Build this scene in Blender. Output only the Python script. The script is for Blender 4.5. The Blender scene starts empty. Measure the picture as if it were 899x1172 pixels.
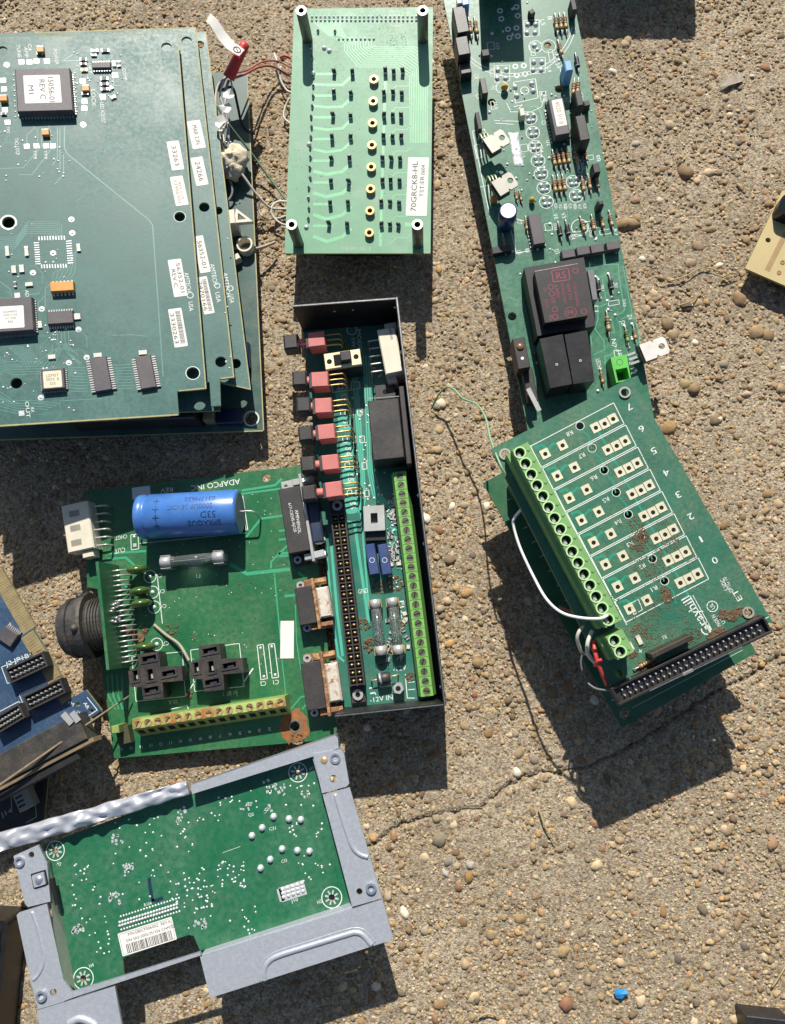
import bpy, math, random
import numpy as np
from mathutils import Vector, Matrix, noise
from mathutils.geometry import tessellate_polygon

# ---------------------------------------------------------------- camera, sky, sun
U = 0.001                       # authored in millimetres, built in metres
FPX, CX, CY, DIST = 860.0, 449.5, 586.0, 430.0
NADIR = (490.0, 720.0)          # where plumb lines converge in the photograph
_n = Vector(((NADIR[0]-CX)/FPX, -(NADIR[1]-CY)/FPX, -1)).normalized()
_zc = -_n
_xc = (Vector((1, 0, 0)) - _zc*_zc.x).normalized()
_yc = _zc.cross(_xc)
RCAM = Matrix((_xc, _yc, _zc))                  # camera space -> world space
CAMPOS = -(RCAM @ Vector((0, 0, -1)))*DIST
scene = bpy.context.scene
col = scene.collection
cam_data = bpy.data.cameras.new('camera')
cam = bpy.data.objects.new('camera', cam_data); col.objects.link(cam)
cam_data.sensor_fit = 'VERTICAL'; cam_data.sensor_height = 36.0; cam_data.sensor_width = 36.0
cam_data.lens = FPX/1172*36.0
cam_data.clip_start = 0.02; cam_data.clip_end = 100
cam.matrix_world = Matrix.Translation(CAMPOS*U) @ RCAM.to_4x4()
scene.camera = cam

SH = Vector((0.03, -1.13))                        # shadow run per unit of height
sun_dir = Vector((-SH.x, -SH.y, 1.0)).normalized()   # towards the sun
elev = math.asin(sun_dir.z); azim = math.atan2(sun_dir.x, sun_dir.y)
world = bpy.data.worlds.new('World'); scene.world = world; world.use_nodes = True
nt = world.node_tree
bg = nt.nodes['Background']; sky = nt.nodes.new('ShaderNodeTexSky')
sky.sky_type = 'NISHITA'; sky.sun_disc = False
sky.sun_elevation = elev; sky.sun_rotation = azim
nt.links.new(sky.outputs[0], bg.inputs[0]); bg.inputs[1].default_value = 0.06
sd = bpy.data.lights.new('sun', 'SUN'); sd.energy = 4.6; sd.angle = math.radians(0.53); sd.color = (1.0, 0.95, 0.87)
so = bpy.data.objects.new('sun', sd); col.objects.link(so)
so.rotation_euler = sun_dir.to_track_quat('Z', 'Y').to_euler(); so.location = (0, 0, 2)
vs = scene.view_settings
vs.view_transform = 'Standard'; vs.look = 'None'; vs.exposure = 0.5; vs.gamma = 1.0; vs.use_curve_mapping = False

# ---------------------------------------------------------------- helpers
rng = random.Random(7)
def ray(px, py):
    return (RCAM @ Vector(((px-CX)/FPX, -(py-CY)/FPX, -1)))
def P(px, py, z=0.0):
    d = ray(px, py); t = (z-CAMPOS.z)/d.z
    return CAMPOS + d*t
def lin(c):
    if isinstance(c, str): c = [int(c[i:i+2], 16) for i in (0, 2, 4)]
    return tuple((v/255/12.92 if v/255 <= .04045 else ((v/255+.055)/1.055)**2.4) for v in c)

class Frame:
    """a plane in the world with its own axes; maps photograph pixels onto it"""
    def __init__(s, a, b, c=None, h=0.0, xdir=None):
        # a, b, c = (px, py, z): a -> b is the x axis, c lies on the up side
        A, B = P(*a), P(*b)
        ex = (B-A).normalized()
        if c: 
            C = P(*c); n = ex.cross(C-A).normalized()
            if n.z < 0: n = -n
        else:
            ex.z = 0; ex.normalize(); n = Vector((0, 0, 1))
        if xdir:
            def hit(p):
                d = ray(*p); return CAMPOS+d*((A-CAMPOS).dot(n)/d.dot(n))
            ex = (hit(xdir[1])-hit(xdir[0])).normalized()
        ey = n.cross(ex)
        s.R = Matrix((ex, ey, n)).transposed(); s.O = A; s.n = n
        s.M = Matrix.Translation(A) @ s.R.to_4x4()
        s.I = s.M.inverted()
    def __call__(s, px, py, h=0.0):
        d = ray(px, py); o = s.O + s.n*h
        t = (o-CAMPOS).dot(s.n)/d.dot(s.n)
        q = s.I @ (CAMPOS+d*t)
        return Vector((q.x, q.y))
    def s_at(s, px, py, h=0.0):          # mm per photo pixel there
        d = ray(px, py); o = s.O+s.n*h
        return (o-CAMPOS).dot(s.n)/d.dot(s.n)/FPX
    def loc(s, w):                       # world mm -> local
        return s.I @ w
    def ang(s, p, q, h=0.0):
        a, b = s(*p, h), s(*q, h); d = b-a
        return math.atan2(d.y, d.x)
WORLD = Frame.__new__(Frame)
WORLD.R = Matrix.Identity(3); WORLD.O = Vector((0, 0, 0)); WORLD.n = Vector((0, 0, 1)); WORLD.M = Matrix.Identity(4); WORLD.I = Matrix.Identity(4)

class MB:
    def __init__(s): s.v = []; s.f = []; s.m = []; s.sm = []
    def add(s, vs, fs, m=0, smooth=False):
        o = len(s.v); s.v += [tuple(v) for v in vs]
        for f in fs: s.f.append(tuple(i+o for i in f)); s.m.append(m); s.sm.append(smooth)
        return s
    def obox(s, c, size, ang=0, z0=0, h=1, ch=0, m=0, taper=0):
        w, l = size[0]/2, size[1]/2; ca, sa = math.cos(ang), math.sin(ang)
        def q(x, y, z): return (c[0]+x*ca-y*sa, c[1]+x*sa+y*ca, z)
        b = [(-w, -l), (w, -l), (w, l), (-w, l)]
        w1, l1 = w-taper, l-taper
        t0 = [(-w1, -l1), (w1, -l1), (w1, l1), (-w1, l1)]
        if ch <= 0:
            vs = [q(*p, z0) for p in b]+[q(*p, z0+h) for p in t0]
            fs = [(3, 2, 1, 0), (4, 5, 6, 7)]+[(i, (i+1) % 4, 4+(i+1) % 4, 4+i) for i in range(4)]
        else:
            t = [(x-math.copysign(ch, x), y-math.copysign(ch, y)) for x, y in t0]
            vs = [q(*p, z0) for p in b]+[q(*p, z0+h-ch) for p in t0]+[q(*p, z0+h) for p in t]
            fs = [(3, 2, 1, 0), (8, 9, 10, 11)]
            for r in (0, 4): fs += [(r+i, r+(i+1) % 4, r+4+(i+1) % 4, r+4+i) for i in range(4)]
        return s.add(vs, fs, m)
    def box3(s, p0, p1, m=0):
        x0, y0, z0 = p0; x1, y1, z1 = p1
        return s.obox(((x0+x1)/2, (y0+y1)/2), (abs(x1-x0), abs(y1-y0)), 0, min(z0, z1), abs(z1-z0), 0, m)
    def lathe(s, base, axis, prof, n=16, m=0, smooth=True, cap0=True, cap1=True):
        axis = Vector(axis).normalized(); base = Vector(base)
        a = axis.orthogonal().normalized(); b = axis.cross(a)
        vs = []
        for t, r in prof:
            for i in range(n):
                th = 2*math.pi*i/n
                vs.append(base+axis*t+(a*math.cos(th)+b*math.sin(th))*r)
        k = len(prof)
        fs = [(j*n+i, j*n+(i+1) % n, (j+1)*n+(i+1) % n, (j+1)*n+i) for j in range(k-1) for i in range(n)]
        o = len(s.v); s.add(vs, fs, m, smooth)
        cf = []
        if cap0: cf.append(tuple(reversed(range(n))))
        if cap1: cf.append(tuple(range((k-1)*n, k*n)))
        for f in cf: s.f.append(tuple(i+o for i in f)); s.m.append(m); s.sm.append(False)
        return s
    def cyl(s, c, r, z0, z1, n=14, m=0, r1=None, smooth=True):
        return s.lathe((c[0], c[1], z0), (0, 0, 1), [(0, r), (z1-z0, r if r1 is None else r1)], n, m, smooth)
    def rod(s, p, q, r, n=10, m=0, smooth=True):
        p, q = Vector(p), Vector(q)
        return s.lathe(p, q-p, [(0, r), ((q-p).length, r)], n, m, smooth)
    def ring(s, c, r0, r1, z0, z1, n=20, m=0):
        vs = []
        for r, z in ((r0, z0), (r1, z0), (r1, z1), (r0, z1)):
            vs += [(c[0]+r*math.cos(2*math.pi*i/n), c[1]+r*math.sin(2*math.pi*i/n), z) for i in range(n)]
        fs = [(j*n+i, j*n+(i+1) % n, ((j+1) % 4)*n+(i+1) % n, ((j+1) % 4)*n+i) for j in range(4) for i in range(n)]
        return s.add(vs, fs, m)
    def disc(s, c, r, z, n=14, m=0):
        return s.add([(c[0]+r*math.cos(2*math.pi*i/n), c[1]+r*math.sin(2*math.pi*i/n), z) for i in range(n)], [tuple(range(n))], m)
    def dome(s, c, r, z, hh, n=8, m=0):
        return s.lathe((c[0], c[1], z), (0, 0, 1), [(0, r), (hh*.55, r*.82), (hh*.88, r*.45), (hh, r*.12)], n, m, True, False)
    def ell(s, c, rad, n=12, k=8, m=0, R=None):
        vs = []; R = R or Matrix.Identity(3); c = Vector(c)
        for j in range(k+1):
            ph = math.pi*j/k
            for i in range(n):
                th = 2*math.pi*i/n
                vs.append(c+R @ Vector((rad[0]*math.sin(ph)*math.cos(th), rad[1]*math.sin(ph)*math.sin(th), -rad[2]*math.cos(ph))))
        fs = [(j*n+i, j*n+(i+1) % n, (j+1)*n+(i+1) % n, (j+1)*n+i) for j in range(k) for i in range(n)]
        return s.add(vs, fs, m, True)
    def plate(s, outer, z0, z1, holes=(), m=0, me=None):
        me = m if me is None else me
        loops = [[Vector((p[0], p[1], 0)) for p in outer]]+[[Vector((p[0], p[1], 0)) for p in h] for h in holes]
        tri = tessellate_polygon(loops)
        pts = [p for l in loops for p in l]; n = len(pts)
        vs = [(p.x, p.y, z1) for p in pts]+[(p.x, p.y, z0) for p in pts]
        def up(t):
            a, b, c = (pts[i] for i in t)
            return t if (b-a).cross(c-a).z > 0 else (t[2], t[1], t[0])
        tri = [up(tuple(t)) for t in tri]
        o = len(s.v); s.add(vs, tri, m)
        s.f += [tuple(o+n+i for i in reversed(t)) for t in tri]; s.m += [m]*len(tri); s.sm += [False]*len(tri)
        k = 0
        for li, l in enumerate(loops):
            L = len(l)
            area = sum(l[i].x*l[(i+1) % L].y-l[(i+1) % L].x*l[i].y for i in range(L))
            rev = (area < 0) != (li > 0)
            for i in range(L):
                a, b = k+i, k+(i+1) % L
                f = (a+n, b+n, b, a)
                if rev: f = f[::-1]
                s.f.append(tuple(o+i2 for i2 in f)); s.m.append(me); s.sm.append(False)
            k += L
        return s
    def strip(s, pts, w, z, m=0, t=0.0):
        """flat ribbon along a 2D path (copper trace, printed line)"""
        pts = [Vector((p[0], p[1])) for p in pts]
        L = []; Rr = []
        for i, p in enumerate(pts):
            d0 = (p-pts[i-1]) if i else (pts[1]-p)
            d1 = (pts[i+1]-p) if i < len(pts)-1 else (p-pts[i-1])
            d0 = d0.normalized() if d0.length > 1e-9 else Vector((1, 0)); d1 = d1.normalized() if d1.length > 1e-9 else d0
            b = (d0+d1); b = b.normalized() if b.length > 1e-6 else d1
            nn = Vector((-b.y, b.x)); k = w/2/max(.5, nn.dot(Vector((-d1.y, d1.x))))
            L.append(p+nn*k); Rr.append(p-nn*k)
        n = len(pts)
        vs = [(p.x, p.y, z) for p in L]+[(p.x, p.y, z) for p in Rr]
        return s.add(vs, [(i, n+i, n+i+1, i+1) for i in range(n-1)], m)
    def loop(s, pts, w, z, m=0):
        pts = list(pts)
        for i in range(len(pts)): s.strip([pts[i], pts[(i+1) % len(pts)]], w, z, m)
        return s
    def circle(s, c, r, w, z, n=24, m=0):
        vs = [(c[0]+(r-w/2)*math.cos(2*math.pi*i/n), c[1]+(r-w/2)*math.sin(2*math.pi*i/n), z) for i in range(n)]
        vs += [(c[0]+(r+w/2)*math.cos(2*math.pi*i/n), c[1]+(r+w/2)*math.sin(2*math.pi*i/n), z) for i in range(n)]
        return s.add(vs, [(i, n+i, n+(i+1) % n, (i+1) % n) for i in range(n)], m)
    def tube(s, pts, r, n=8, m=0, sub=6):
        pts = [Vector(p) for p in pts]
        if sub > 1 and len(pts) > 2:
            q = []
            for i in range(len(pts)-1):
                p0 = pts[max(0, i-1)]; p1 = pts[i]; p2 = pts[i+1]; p3 = pts[min(len(pts)-1, i+2)]
                for j in range(sub):
                    t = j/sub
                    q.append(.5*((2*p1)+(p2-p0)*t+(2*p0-5*p1+4*p2-p3)*t*t+(3*p1-p0-3*p2+p3)*t**3))
            q.append(pts[-1]); pts = q
        d = (pts[1]-pts[0]).normalized(); a = d.orthogonal().normalized()
        vs = []
        for i, p in enumerate(pts):
            d = (pts[min(i+1, len(pts)-1)]-pts[max(i-1, 0)]).normalized()
            a = (a-d*a.dot(d)).normalized(); b = d.cross(a)
            rr = r(i/(len(pts)-1)) if callable(r) else r
            vs += [p+(a*math.cos(2*math.pi*k/n)+b*math.sin(2*math.pi*k/n))*rr for k in range(n)]
        N = len(pts)
        fs = [(j*n+i, j*n+(i+1) % n, (j+1)*n+(i+1) % n, (j+1)*n+i) for j in range(N-1) for i in range(n)]
        s.add(vs, fs, m, True)
        return s.add([], [], m).capf(len(s.v)-N*n, n, N, m)
    def capf(s, o, n, N, m):
        s.f.append(tuple(o+i for i in reversed(range(n)))); s.m.append(m); s.sm.append(False)
        s.f.append(tuple(o+(N-1)*n+i for i in range(n))); s.m.append(m); s.sm.append(False)
        return s
    def prism(s, prof, p0, ax, ay, az, length, m=0):
        """2D profile (a,b) in axes ax, ay swept along az from p0"""
        p0, ax, ay, az = Vector(p0), Vector(ax), Vector(ay), Vector(az); n = len(prof)
        vs = [p0+ax*a+ay*b for a, b in prof]+[p0+ax*a+ay*b+az*length for a, b in prof]
        fs = [tuple(reversed(range(n))), tuple(range(n, 2*n))]+[(i, (i+1) % n, n+(i+1) % n, n+i) for i in range(n)]
        return s.add(vs, fs, m)
    def text(s, txt, org, size, ang=0, z=0, m=0, sx=1.0, align='c', flip=False):
        vs, fs, w = font_mesh(txt)
        ca, sa = math.cos(ang), math.sin(ang); out = []
        for x, y in vs:
            x = (x-(w/2 if align == 'c' else 0))*size*sx; y = (y-(.35 if align == 'c' else 0))*size
            if flip: x = -x
            out.append((org[0]+x*ca-y*sa, org[1]+x*sa+y*ca, z))
        return s.add(out, [f[::-1] for f in fs] if flip else fs, m)
    def mesh(s, name, mats):
        me = bpy.data.meshes.new(name)
        me.from_pydata([(x*U, y*U, z*U) for x, y, z in s.v], [], s.f)
        for mm in mats: me.materials.append(mm)
        if len(mats) > 1: me.polygons.foreach_set('material_index', s.m)
        me.polygons.foreach_set('use_smooth', s.sm)
        me.update()
        return me
    def build(s, name, mats, parent=None):
        if not isinstance(mats, (list, tuple)): mats = [mats]
        o = bpy.data.objects.new(name, s.mesh(name, mats)); col.objects.link(o)
        if parent is not None: o.parent = parent
        return o

_fonts = {}
def font_mesh(txt):
    if txt not in _fonts:
        cu = bpy.data.curves.new('t', 'FONT'); cu.body = txt; cu.size = 1.0; cu.resolution_u = 2
        ob = bpy.data.objects.new('t', cu)
        me = bpy.data.meshes.new_from_object(ob)
        vs = [(v.co.x, v.co.y) for v in me.vertices]; fs = []
        for p in me.polygons:
            t = tuple(p.vertices)
            a, b, c = (Vector(vs[i]).to_3d() for i in t[:3])
            fs.append(t if (b-a).cross(c-a).z > 0 else t[::-1])
        w = max([v[0] for v in vs] or [0])
        _fonts[txt] = (vs, fs, w)
        bpy.data.objects.remove(ob); bpy.data.meshes.remove(me); bpy.data.curves.remove(cu)
    return _fonts[txt]

def tag(o, label=None, cat=None, group=None, kind=None):
    if label: o['label'] = label
    if cat: o['category'] = cat
    if group: o['group'] = group
    if kind: o['kind'] = kind
    return o
def thing(name, F, label, cat, group=None):
    o = bpy.data.objects.new(name, None); col.objects.link(o)
    o.empty_display_size = .01
    M = F.M.copy(); M.translation = M.translation*U
    o.matrix_world = M
    return tag(o, label, cat, group)
def inst(me, name, parent, c, z=0, ang=0, sc=1.0):
    o = bpy.data.objects.new(name, me); col.objects.link(o); o.parent = parent
    o.location = (c[0]*U, c[1]*U, z*U); o.rotation_euler = (0, 0, ang); o.scale = (sc,)*3 if not isinstance(sc, tuple) else sc
    return o
def circ(c, r, n=16):
    return [(c[0]+r*math.cos(2*math.pi*i/n), c[1]+r*math.sin(2*math.pi*i/n)) for i in range(n)]
def rrect(c, w, l, r, ang=0, n=4):
    pts = []; ca, sa = math.cos(ang), math.sin(ang)
    for k, (sx, sy) in enumerate(((1, 1), (-1, 1), (-1, -1), (1, -1))):
        for i in range(n+1):
            a = math.pi/2*(k+i/n)
            x = sx*(w/2-r)+r*math.cos(a); y = sy*(l/2-r)+r*math.sin(a)
            pts.append((c[0]+x*ca-y*sa, c[1]+x*sa+y*ca))
    return pts

# ---------------------------------------------------------------- materials
_m = {}
def mat(name, c, rough=.5, metal=0.0, var=.12, vs=150.0, bump=.0, bs=600.0, dust=0.0, dustc='a8987c', coat=0.0, spec=.5,
        c2=None, c2s=60.0, c2t=.62, ds=90.0, trans=0.0, alpha=1.0):
    """procedural: base colour with noise variation, optional second colour in patches (c2), dust film and fine bump"""
    if name in _m: return _m[name]
    M = bpy.data.materials.new(name); M.use_nodes = True; t = M.node_tree; N = t.nodes; L = t.links
    b = N['Principled BSDF']; tc = N.new('ShaderNodeTexCoord')
    c = lin(c)
    def nz(scale, det=4, rgh=.6):
        n = N.new('ShaderNodeTexNoise'); n.inputs['Scale'].default_value = scale; n.inputs['Detail'].default_value = det
        n.inputs['Roughness'].default_value = rgh; L.new(tc.outputs['Object'], n.inputs['Vector']); return n
    def ramp(src, a, bb, v0=0.0, v1=1.0):
        r = N.new('ShaderNodeMapRange'); r.inputs[1].default_value = a; r.inputs[2].default_value = bb
        r.inputs[3].default_value = v0; r.inputs[4].default_value = v1; L.new(src, r.inputs[0]); return r.outputs[0]
    def mix(f, a, bb):
        x = N.new('ShaderNodeMix'); x.data_type = 'RGBA'
        if isinstance(f, float): x.inputs[0].default_value = f
        else: L.new(f, x.inputs[0])
        for i, q in ((6, a), (7, bb)):
            if isinstance(q, tuple): x.inputs[i].default_value = (*q, 1)
            else: L.new(q, x.inputs[i])
        return x.outputs[2]
    n1 = nz(vs)
    colr = mix(ramp(n1.outputs[0], .3, .7), tuple(v*(1-var) for v in c), tuple(min(1, v*(1+var)) for v in c))
    ro = None
    if c2:
        n2 = nz(c2s, 6, .65)
        colr = mix(ramp(n2.outputs[0], c2t-.05, c2t+.05), colr, lin(c2))
    if dust > 0:
        n3 = nz(ds, 6, .7); n4 = nz(ds*14, 3, .7)
        mul = N.new('ShaderNodeMath'); mul.operation = 'MULTIPLY'
        L.new(ramp(n3.outputs[0], .38, .72, .15, 1), mul.inputs[0]); L.new(ramp(n4.outputs[0], .35, .7, .2, 1), mul.inputs[1])
        mm = N.new('ShaderNodeMath'); mm.operation = 'MULTIPLY'; L.new(mul.outputs[0], mm.inputs[0]); mm.inputs[1].default_value = dust
        colr = mix(mm.outputs[0], colr, lin(dustc))
        ro = ramp(mm.outputs[0], 0, .5, rough, min(1, rough+.35))
    L.new(colr, b.inputs['Base Color'])
    b.inputs['Metallic'].default_value = metal
    if ro: L.new(ro, b.inputs['Roughness'])
    else: b.inputs['Roughness'].default_value = rough
    b.inputs['Specular IOR Level'].default_value = spec
    if coat: b.inputs['Coat Weight'].default_value = coat; b.inputs['Coat Roughness'].default_value = .15
    if trans: b.inputs['Transmission Weight'].default_value = trans
    if bump:
        nb = nz(bs, 5, .6); bp = N.new('ShaderNodeBump'); bp.inputs['Strength'].default_value = bump; bp.inputs['Distance'].default_value = .0004
        L.new(nb.outputs[0], bp.inputs['Height']); L.new(bp.outputs[0], b.inputs['Normal'])
    _m[name] = M
    return M

EDGE = mat('fibreglass_edge', '8d8a58', .7, var=.2, vs=400)
SILK = mat('silkscreen_white', 'd8dcd4', .6, var=.1, vs=500)
SILKD = mat('silkscreen_worn', 'a3b5a4', .6, var=.1, vs=500)
LABEL = mat('white_paper_label', 'dcdad2', .7, var=.04, dust=.12)
INK = mat('black_ink', '2a2a2c', .6)
SOLDER = mat('solder', 'cfd1d0', .34, .35, var=.15, vs=900, bump=.3)
TIN = mat('tinned_steel', 'bfbfbb', .33, .4, var=.1, bump=.15)
BLACK = mat('black_epoxy', '2b2a2c', .55, var=.15, bump=.25, bs=2500, dust=.14)
CHIP = mat('grey_epoxy', '47434a', .5, var=.12, bump=.25, bs=3000, dust=.22)
PLASTIC = mat('black_plastic', '1e1f22', .42, var=.15, dust=.1, bump=.1)
GOLD = mat('gold_plating', 'bfa060', .35, .5, var=.15)
BRASS = mat('brass', 'c4a878', .38, .5, var=.2, vs=300)
TANCAP = mat('tan_ceramic', 'c58a3c', .5, var=.15)
IVORY = mat('ivory_nylon', 'd6cfba', .45, var=.08, dust=.3)
TGREEN = mat('terminal_green', '6fae52', .45, var=.1, dust=.35)
DARK = mat('dark_cavity', '0c0c0d', .9, var=.05)
COPPER = mat('bare_pad', 'd8d0b0', .4, .5, var=.1)
DIRT = mat('dry_soil', '6b5640', .95, var=.35, vs=700, bump=.8, bs=1500)
RUST = mat('rust', '7a5236', .85, var=.35, vs=500, bump=.5, c2='b08a60', c2s=300, c2t=.53, dust=.25)
STEEL = mat('weathered_steel', 'b8b2a4', .5, .55, var=.15, bump=.3, c2='a5683a', c2s=220, c2t=.58, dust=.3)
REDP = mat('red_plastic', 'bd6a66', .5, var=.1, dust=.3)
BEIGE = mat('resistor_beige', 'a48c66', .5, var=.12)
GLASS = mat('fuse_glass', 'dfe6e2', .06, 0, var=.02, trans=.92)
def pcb(name, c, dust=.25, rough=.42, bump=.06, **k): return mat(name, c, rough, 0, .1, 60, bump, 500, dust, spec=.5, **k)
# ---------------------------------------------------------------- ground: exposed-aggregate concrete
def seg_dist(x, y, pl):
    d = np.full(x.shape, 1e9)
    for (ax, ay), (bx, by) in zip(pl[:-1], pl[1:]):
        vx, vy = bx-ax, by-ay; t = np.clip(((x-ax)*vx+(y-ay)*vy)/(vx*vx+vy*vy), 0, 1)
        d = np.minimum(d, np.hypot(x-ax-t*vx, y-ay-t*vy))
    return d
CRACK = []
_cp = [(396, 985), (430, 966), (448, 951), (480, 936), (520, 931), (548, 925), (575, 905), (600, 890), (640, 884), (664, 882), (700, 866), (735, 848), (775, 822), (812, 797), (850, 780), (905, 745)]
cr = random.Random(3)
for (x0, y0), (x1, y1) in zip(_cp[:-1], _cp[1:]):
    for k in range(5):
        t = k/5; q = P(x0+(x1-x0)*t+cr.uniform(-2.2, 2.2), y0+(y1-y0)*t+cr.uniform(-2.2, 2.2)); CRACK.append((q.x, q.y))
gx0, gx1, gy0, gy1 = -310, 310, -320, 400
def axis(a, b, step):
    c = list(np.arange(a, b+.01, step)); lo = []; hi = []; d = step
    x = a
    while x > -4000: d *= 1.6; x -= d; lo.append(x)
    x = b; d = step
    while x < 4000: d *= 1.6; x += d; hi.append(x)
    return np.array(lo[::-1]+c+hi)
ax_, ay_ = axis(gx0, gx1, 1.4), axis(gy0, gy1, 1.4)
GXX, GYY = np.meshgrid(ax_, ay_)
nprng = np.random.default_rng(5)
def smooth_noise(nx, ny, cells):
    g = nprng.random((int(cells)+2, int(cells)+2)); u = np.linspace(0, cells-.001, nx); v = np.linspace(0, cells-.001, ny)
    i, j = u.astype(int), v.astype(int); fu, fv = (u-i), (v-j); fu = fu*fu*(3-2*fu); fv = fv*fv*(3-2*fv)
    a = g[np.ix_(j, i)]; b = g[np.ix_(j, i+1)]; c = g[np.ix_(j+1, i)]; d = g[np.ix_(j+1, i+1)]
    return (a*(1-fu)+b*fu)*(1-fv)[:, None]+(c*(1-fu)+d*fu)*fv[:, None]
nx_, ny_ = len(ax_), len(ay_)
GZ = (smooth_noise(nx_, ny_, 9)-.5)*.5+(smooth_noise(nx_, ny_, 60)-.5)*.5+(smooth_noise(nx_, ny_, 170)-.5)*.9+(nprng.random((ny_, nx_))-.5)*.5
GXX = GXX+(nprng.random(GXX.shape)-.5)*.6*(np.abs(GXX) < 309); GYY = GYY+(nprng.random(GYY.shape)-.5)*.6*((GYY > -319) & (GYY < 399))
cd = seg_dist(GXX, GYY, CRACK)
GZ -= np.clip(1.3-cd, 0, 1)*3.0
GZ = GZ*np.clip((np.minimum(np.minimum(GXX-gx0, gx1-GXX), np.minimum(GYY-gy0, gy1-GYY))+3)/3, 0, 1)-1.0
vv = np.stack([GXX, GYY, GZ], -1).reshape(-1, 3)*U
ii = np.arange(nx_*ny_).reshape(ny_, nx_)
ff = np.stack([ii[:-1, :-1], ii[:-1, 1:], ii[1:, 1:], ii[1:, :-1]], -1).reshape(-1, 4)
def np_mesh(name, v, f, smooth=True):
    me = bpy.data.meshes.new(name); k = f.shape[1]
    me.vertices.add(len(v)); me.vertices.foreach_set('co', v.astype(np.float32).ravel())
    me.loops.add(f.size); me.loops.foreach_set('vertex_index', f.astype(np.int32).ravel())
    me.polygons.add(len(f)); me.polygons.foreach_set('loop_start', np.arange(0, f.size, k, dtype=np.int32))
    me.polygons.foreach_set('use_smooth', np.full(len(f), smooth)); me.update(calc_edges=True); me.validate()
    return me
def ground_mat():
    M = bpy.data.materials.new('aggregate_concrete'); M.use_nodes = True; t = M.node_tree; N = t.nodes; L = t.links; b = N['Principled BSDF']
    tc = N.new('ShaderNodeTexCoord')
    def nz(s, d=5):
        n = N.new('ShaderNodeTexNoise'); n.inputs['Scale'].default_value = s; n.inputs['Detail'].default_value = d; n.inputs['Roughness'].default_value = .65
        L.new(tc.outputs['Object'], n.inputs[0]); return n.outputs[0]
    vo = N.new('ShaderNodeTexVoronoi'); vo.inputs['Scale'].default_value = 900; L.new(tc.outputs['Object'], vo.inputs['Vector'])
    r = N.new('ShaderNodeValToRGB'); e = r.color_ramp.elements
    e[0].position = .36; e[0].color = (*lin('826f57'), 1); e[1].position = .62; e[1].color = (*lin('e0d2b8'), 1)
    L.new(nz(700, 6), r.inputs[0])
    hs = N.new('ShaderNodeMix'); hs.data_type = 'RGBA'; hs.blend_type = 'MULTIPLY'; hs.inputs[0].default_value = .45
    L.new(r.outputs[0], hs.inputs[6]); 
    bw = N.new('ShaderNodeMix'); bw.data_type = 'RGBA'; bw.inputs[0].default_value = .72
    L.new(vo.outputs['Color'], bw.inputs[6]); bw.inputs[7].default_value = (.75, .7, .62, 1)
    L.new(bw.outputs[2], hs.inputs[7])
    big = N.new('ShaderNodeMapRange'); big.inputs[1].default_value = .4; big.inputs[2].default_value = .66; big.inputs[3].default_value = 0; big.inputs[4].default_value = .35
    L.new(nz(11, 5), big.inputs[0])
    st = N.new('ShaderNodeMix'); st.data_type = 'RGBA'; L.new(big.outputs[0], st.inputs[0]); L.new(hs.outputs[2], st.inputs[6]); st.inputs[7].default_value = (*lin('6e604d'), 1)
    L.new(st.outputs[2], b.inputs['Base Color']); b.inputs['Roughness'].default_value = .95; b.inputs['Specular IOR Level'].default_value = .25
    bp = N.new('ShaderNodeBump'); bp.inputs['Strength'].default_value = 1.0; bp.inputs['Distance'].default_value = .0014
    L.new(nz(1300, 6), bp.inputs['Height']); L.new(bp.outputs[0], b.inputs['Normal'])
    return M
def pebble_mat():
    M = bpy.data.materials.new('pebble_stone'); M.use_nodes = True; t = M.node_tree; N = t.nodes; L = t.links; b = N['Principled BSDF']
    at = N.new('ShaderNodeAttribute'); at.attribute_name = 'tint'
    oi = N.new('ShaderNodeObjectInfo')
    tc = N.new('ShaderNodeTexCoord'); n = N.new('ShaderNodeTexNoise'); n.inputs['Scale'].default_value = 900; n.inputs['Detail'].default_value = 5; L.new(tc.outputs['Object'], n.inputs[0])
    mr = N.new('ShaderNodeMapRange'); mr.inputs[1].default_value = .3; mr.inputs[2].default_value = .7; mr.inputs[3].default_value = .72; mr.inputs[4].default_value = 1.2; L.new(n.outputs[0], mr.inputs[0])
    mx = N.new('ShaderNodeVectorMath'); mx.operation = 'SCALE'; L.new(at.outputs['Color'], mx.inputs[0]); L.new(mr.outputs[0], mx.inputs['Scale'])
    L.new(mx.outputs[0], b.inputs['Base Color']); b.inputs['Roughness'].default_value = .8; b.inputs['Specular IOR Level'].default_value = .3
    bp = N.new('ShaderNodeBump'); bp.inputs['Strength'].default_value = .5; bp.inputs['Distance'].default_value = .0005; L.new(n.outputs[0], bp.inputs['Height']); L.new(bp.outputs[0], b.inputs['Normal'])
    return M
GM, PM = ground_mat(), pebble_mat()
gme = np_mesh('ground', vv, ff, True); gme.materials.append(GM)
ground = bpy.data.objects.new('ground', gme); col.objects.link(ground); tag(ground, 'exposed aggregate concrete slab with tan pebbles and a thin crack', None, kind='structure')
GM_ = None
PALETTE = [('a28d6c', 5), ('b29b79', 5), ('bda98a', 4), ('94826a', 4), ('827360', 3), ('c6b08c', 3), ('a39580', 2), ('b5915f', 2), ('a07a5c', 1.4), ('d2c4a8', 1.8), ('6e645a', 1.4), ('a0745e', .35), ('dccfb8', .35), ('8f867a', 1), ('bf9a6c', 1)]
pal = np.array([lin(c) for c, w in PALETTE]); pw = np.array([w for c, w in PALETTE]); pw = pw/pw.sum()
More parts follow.
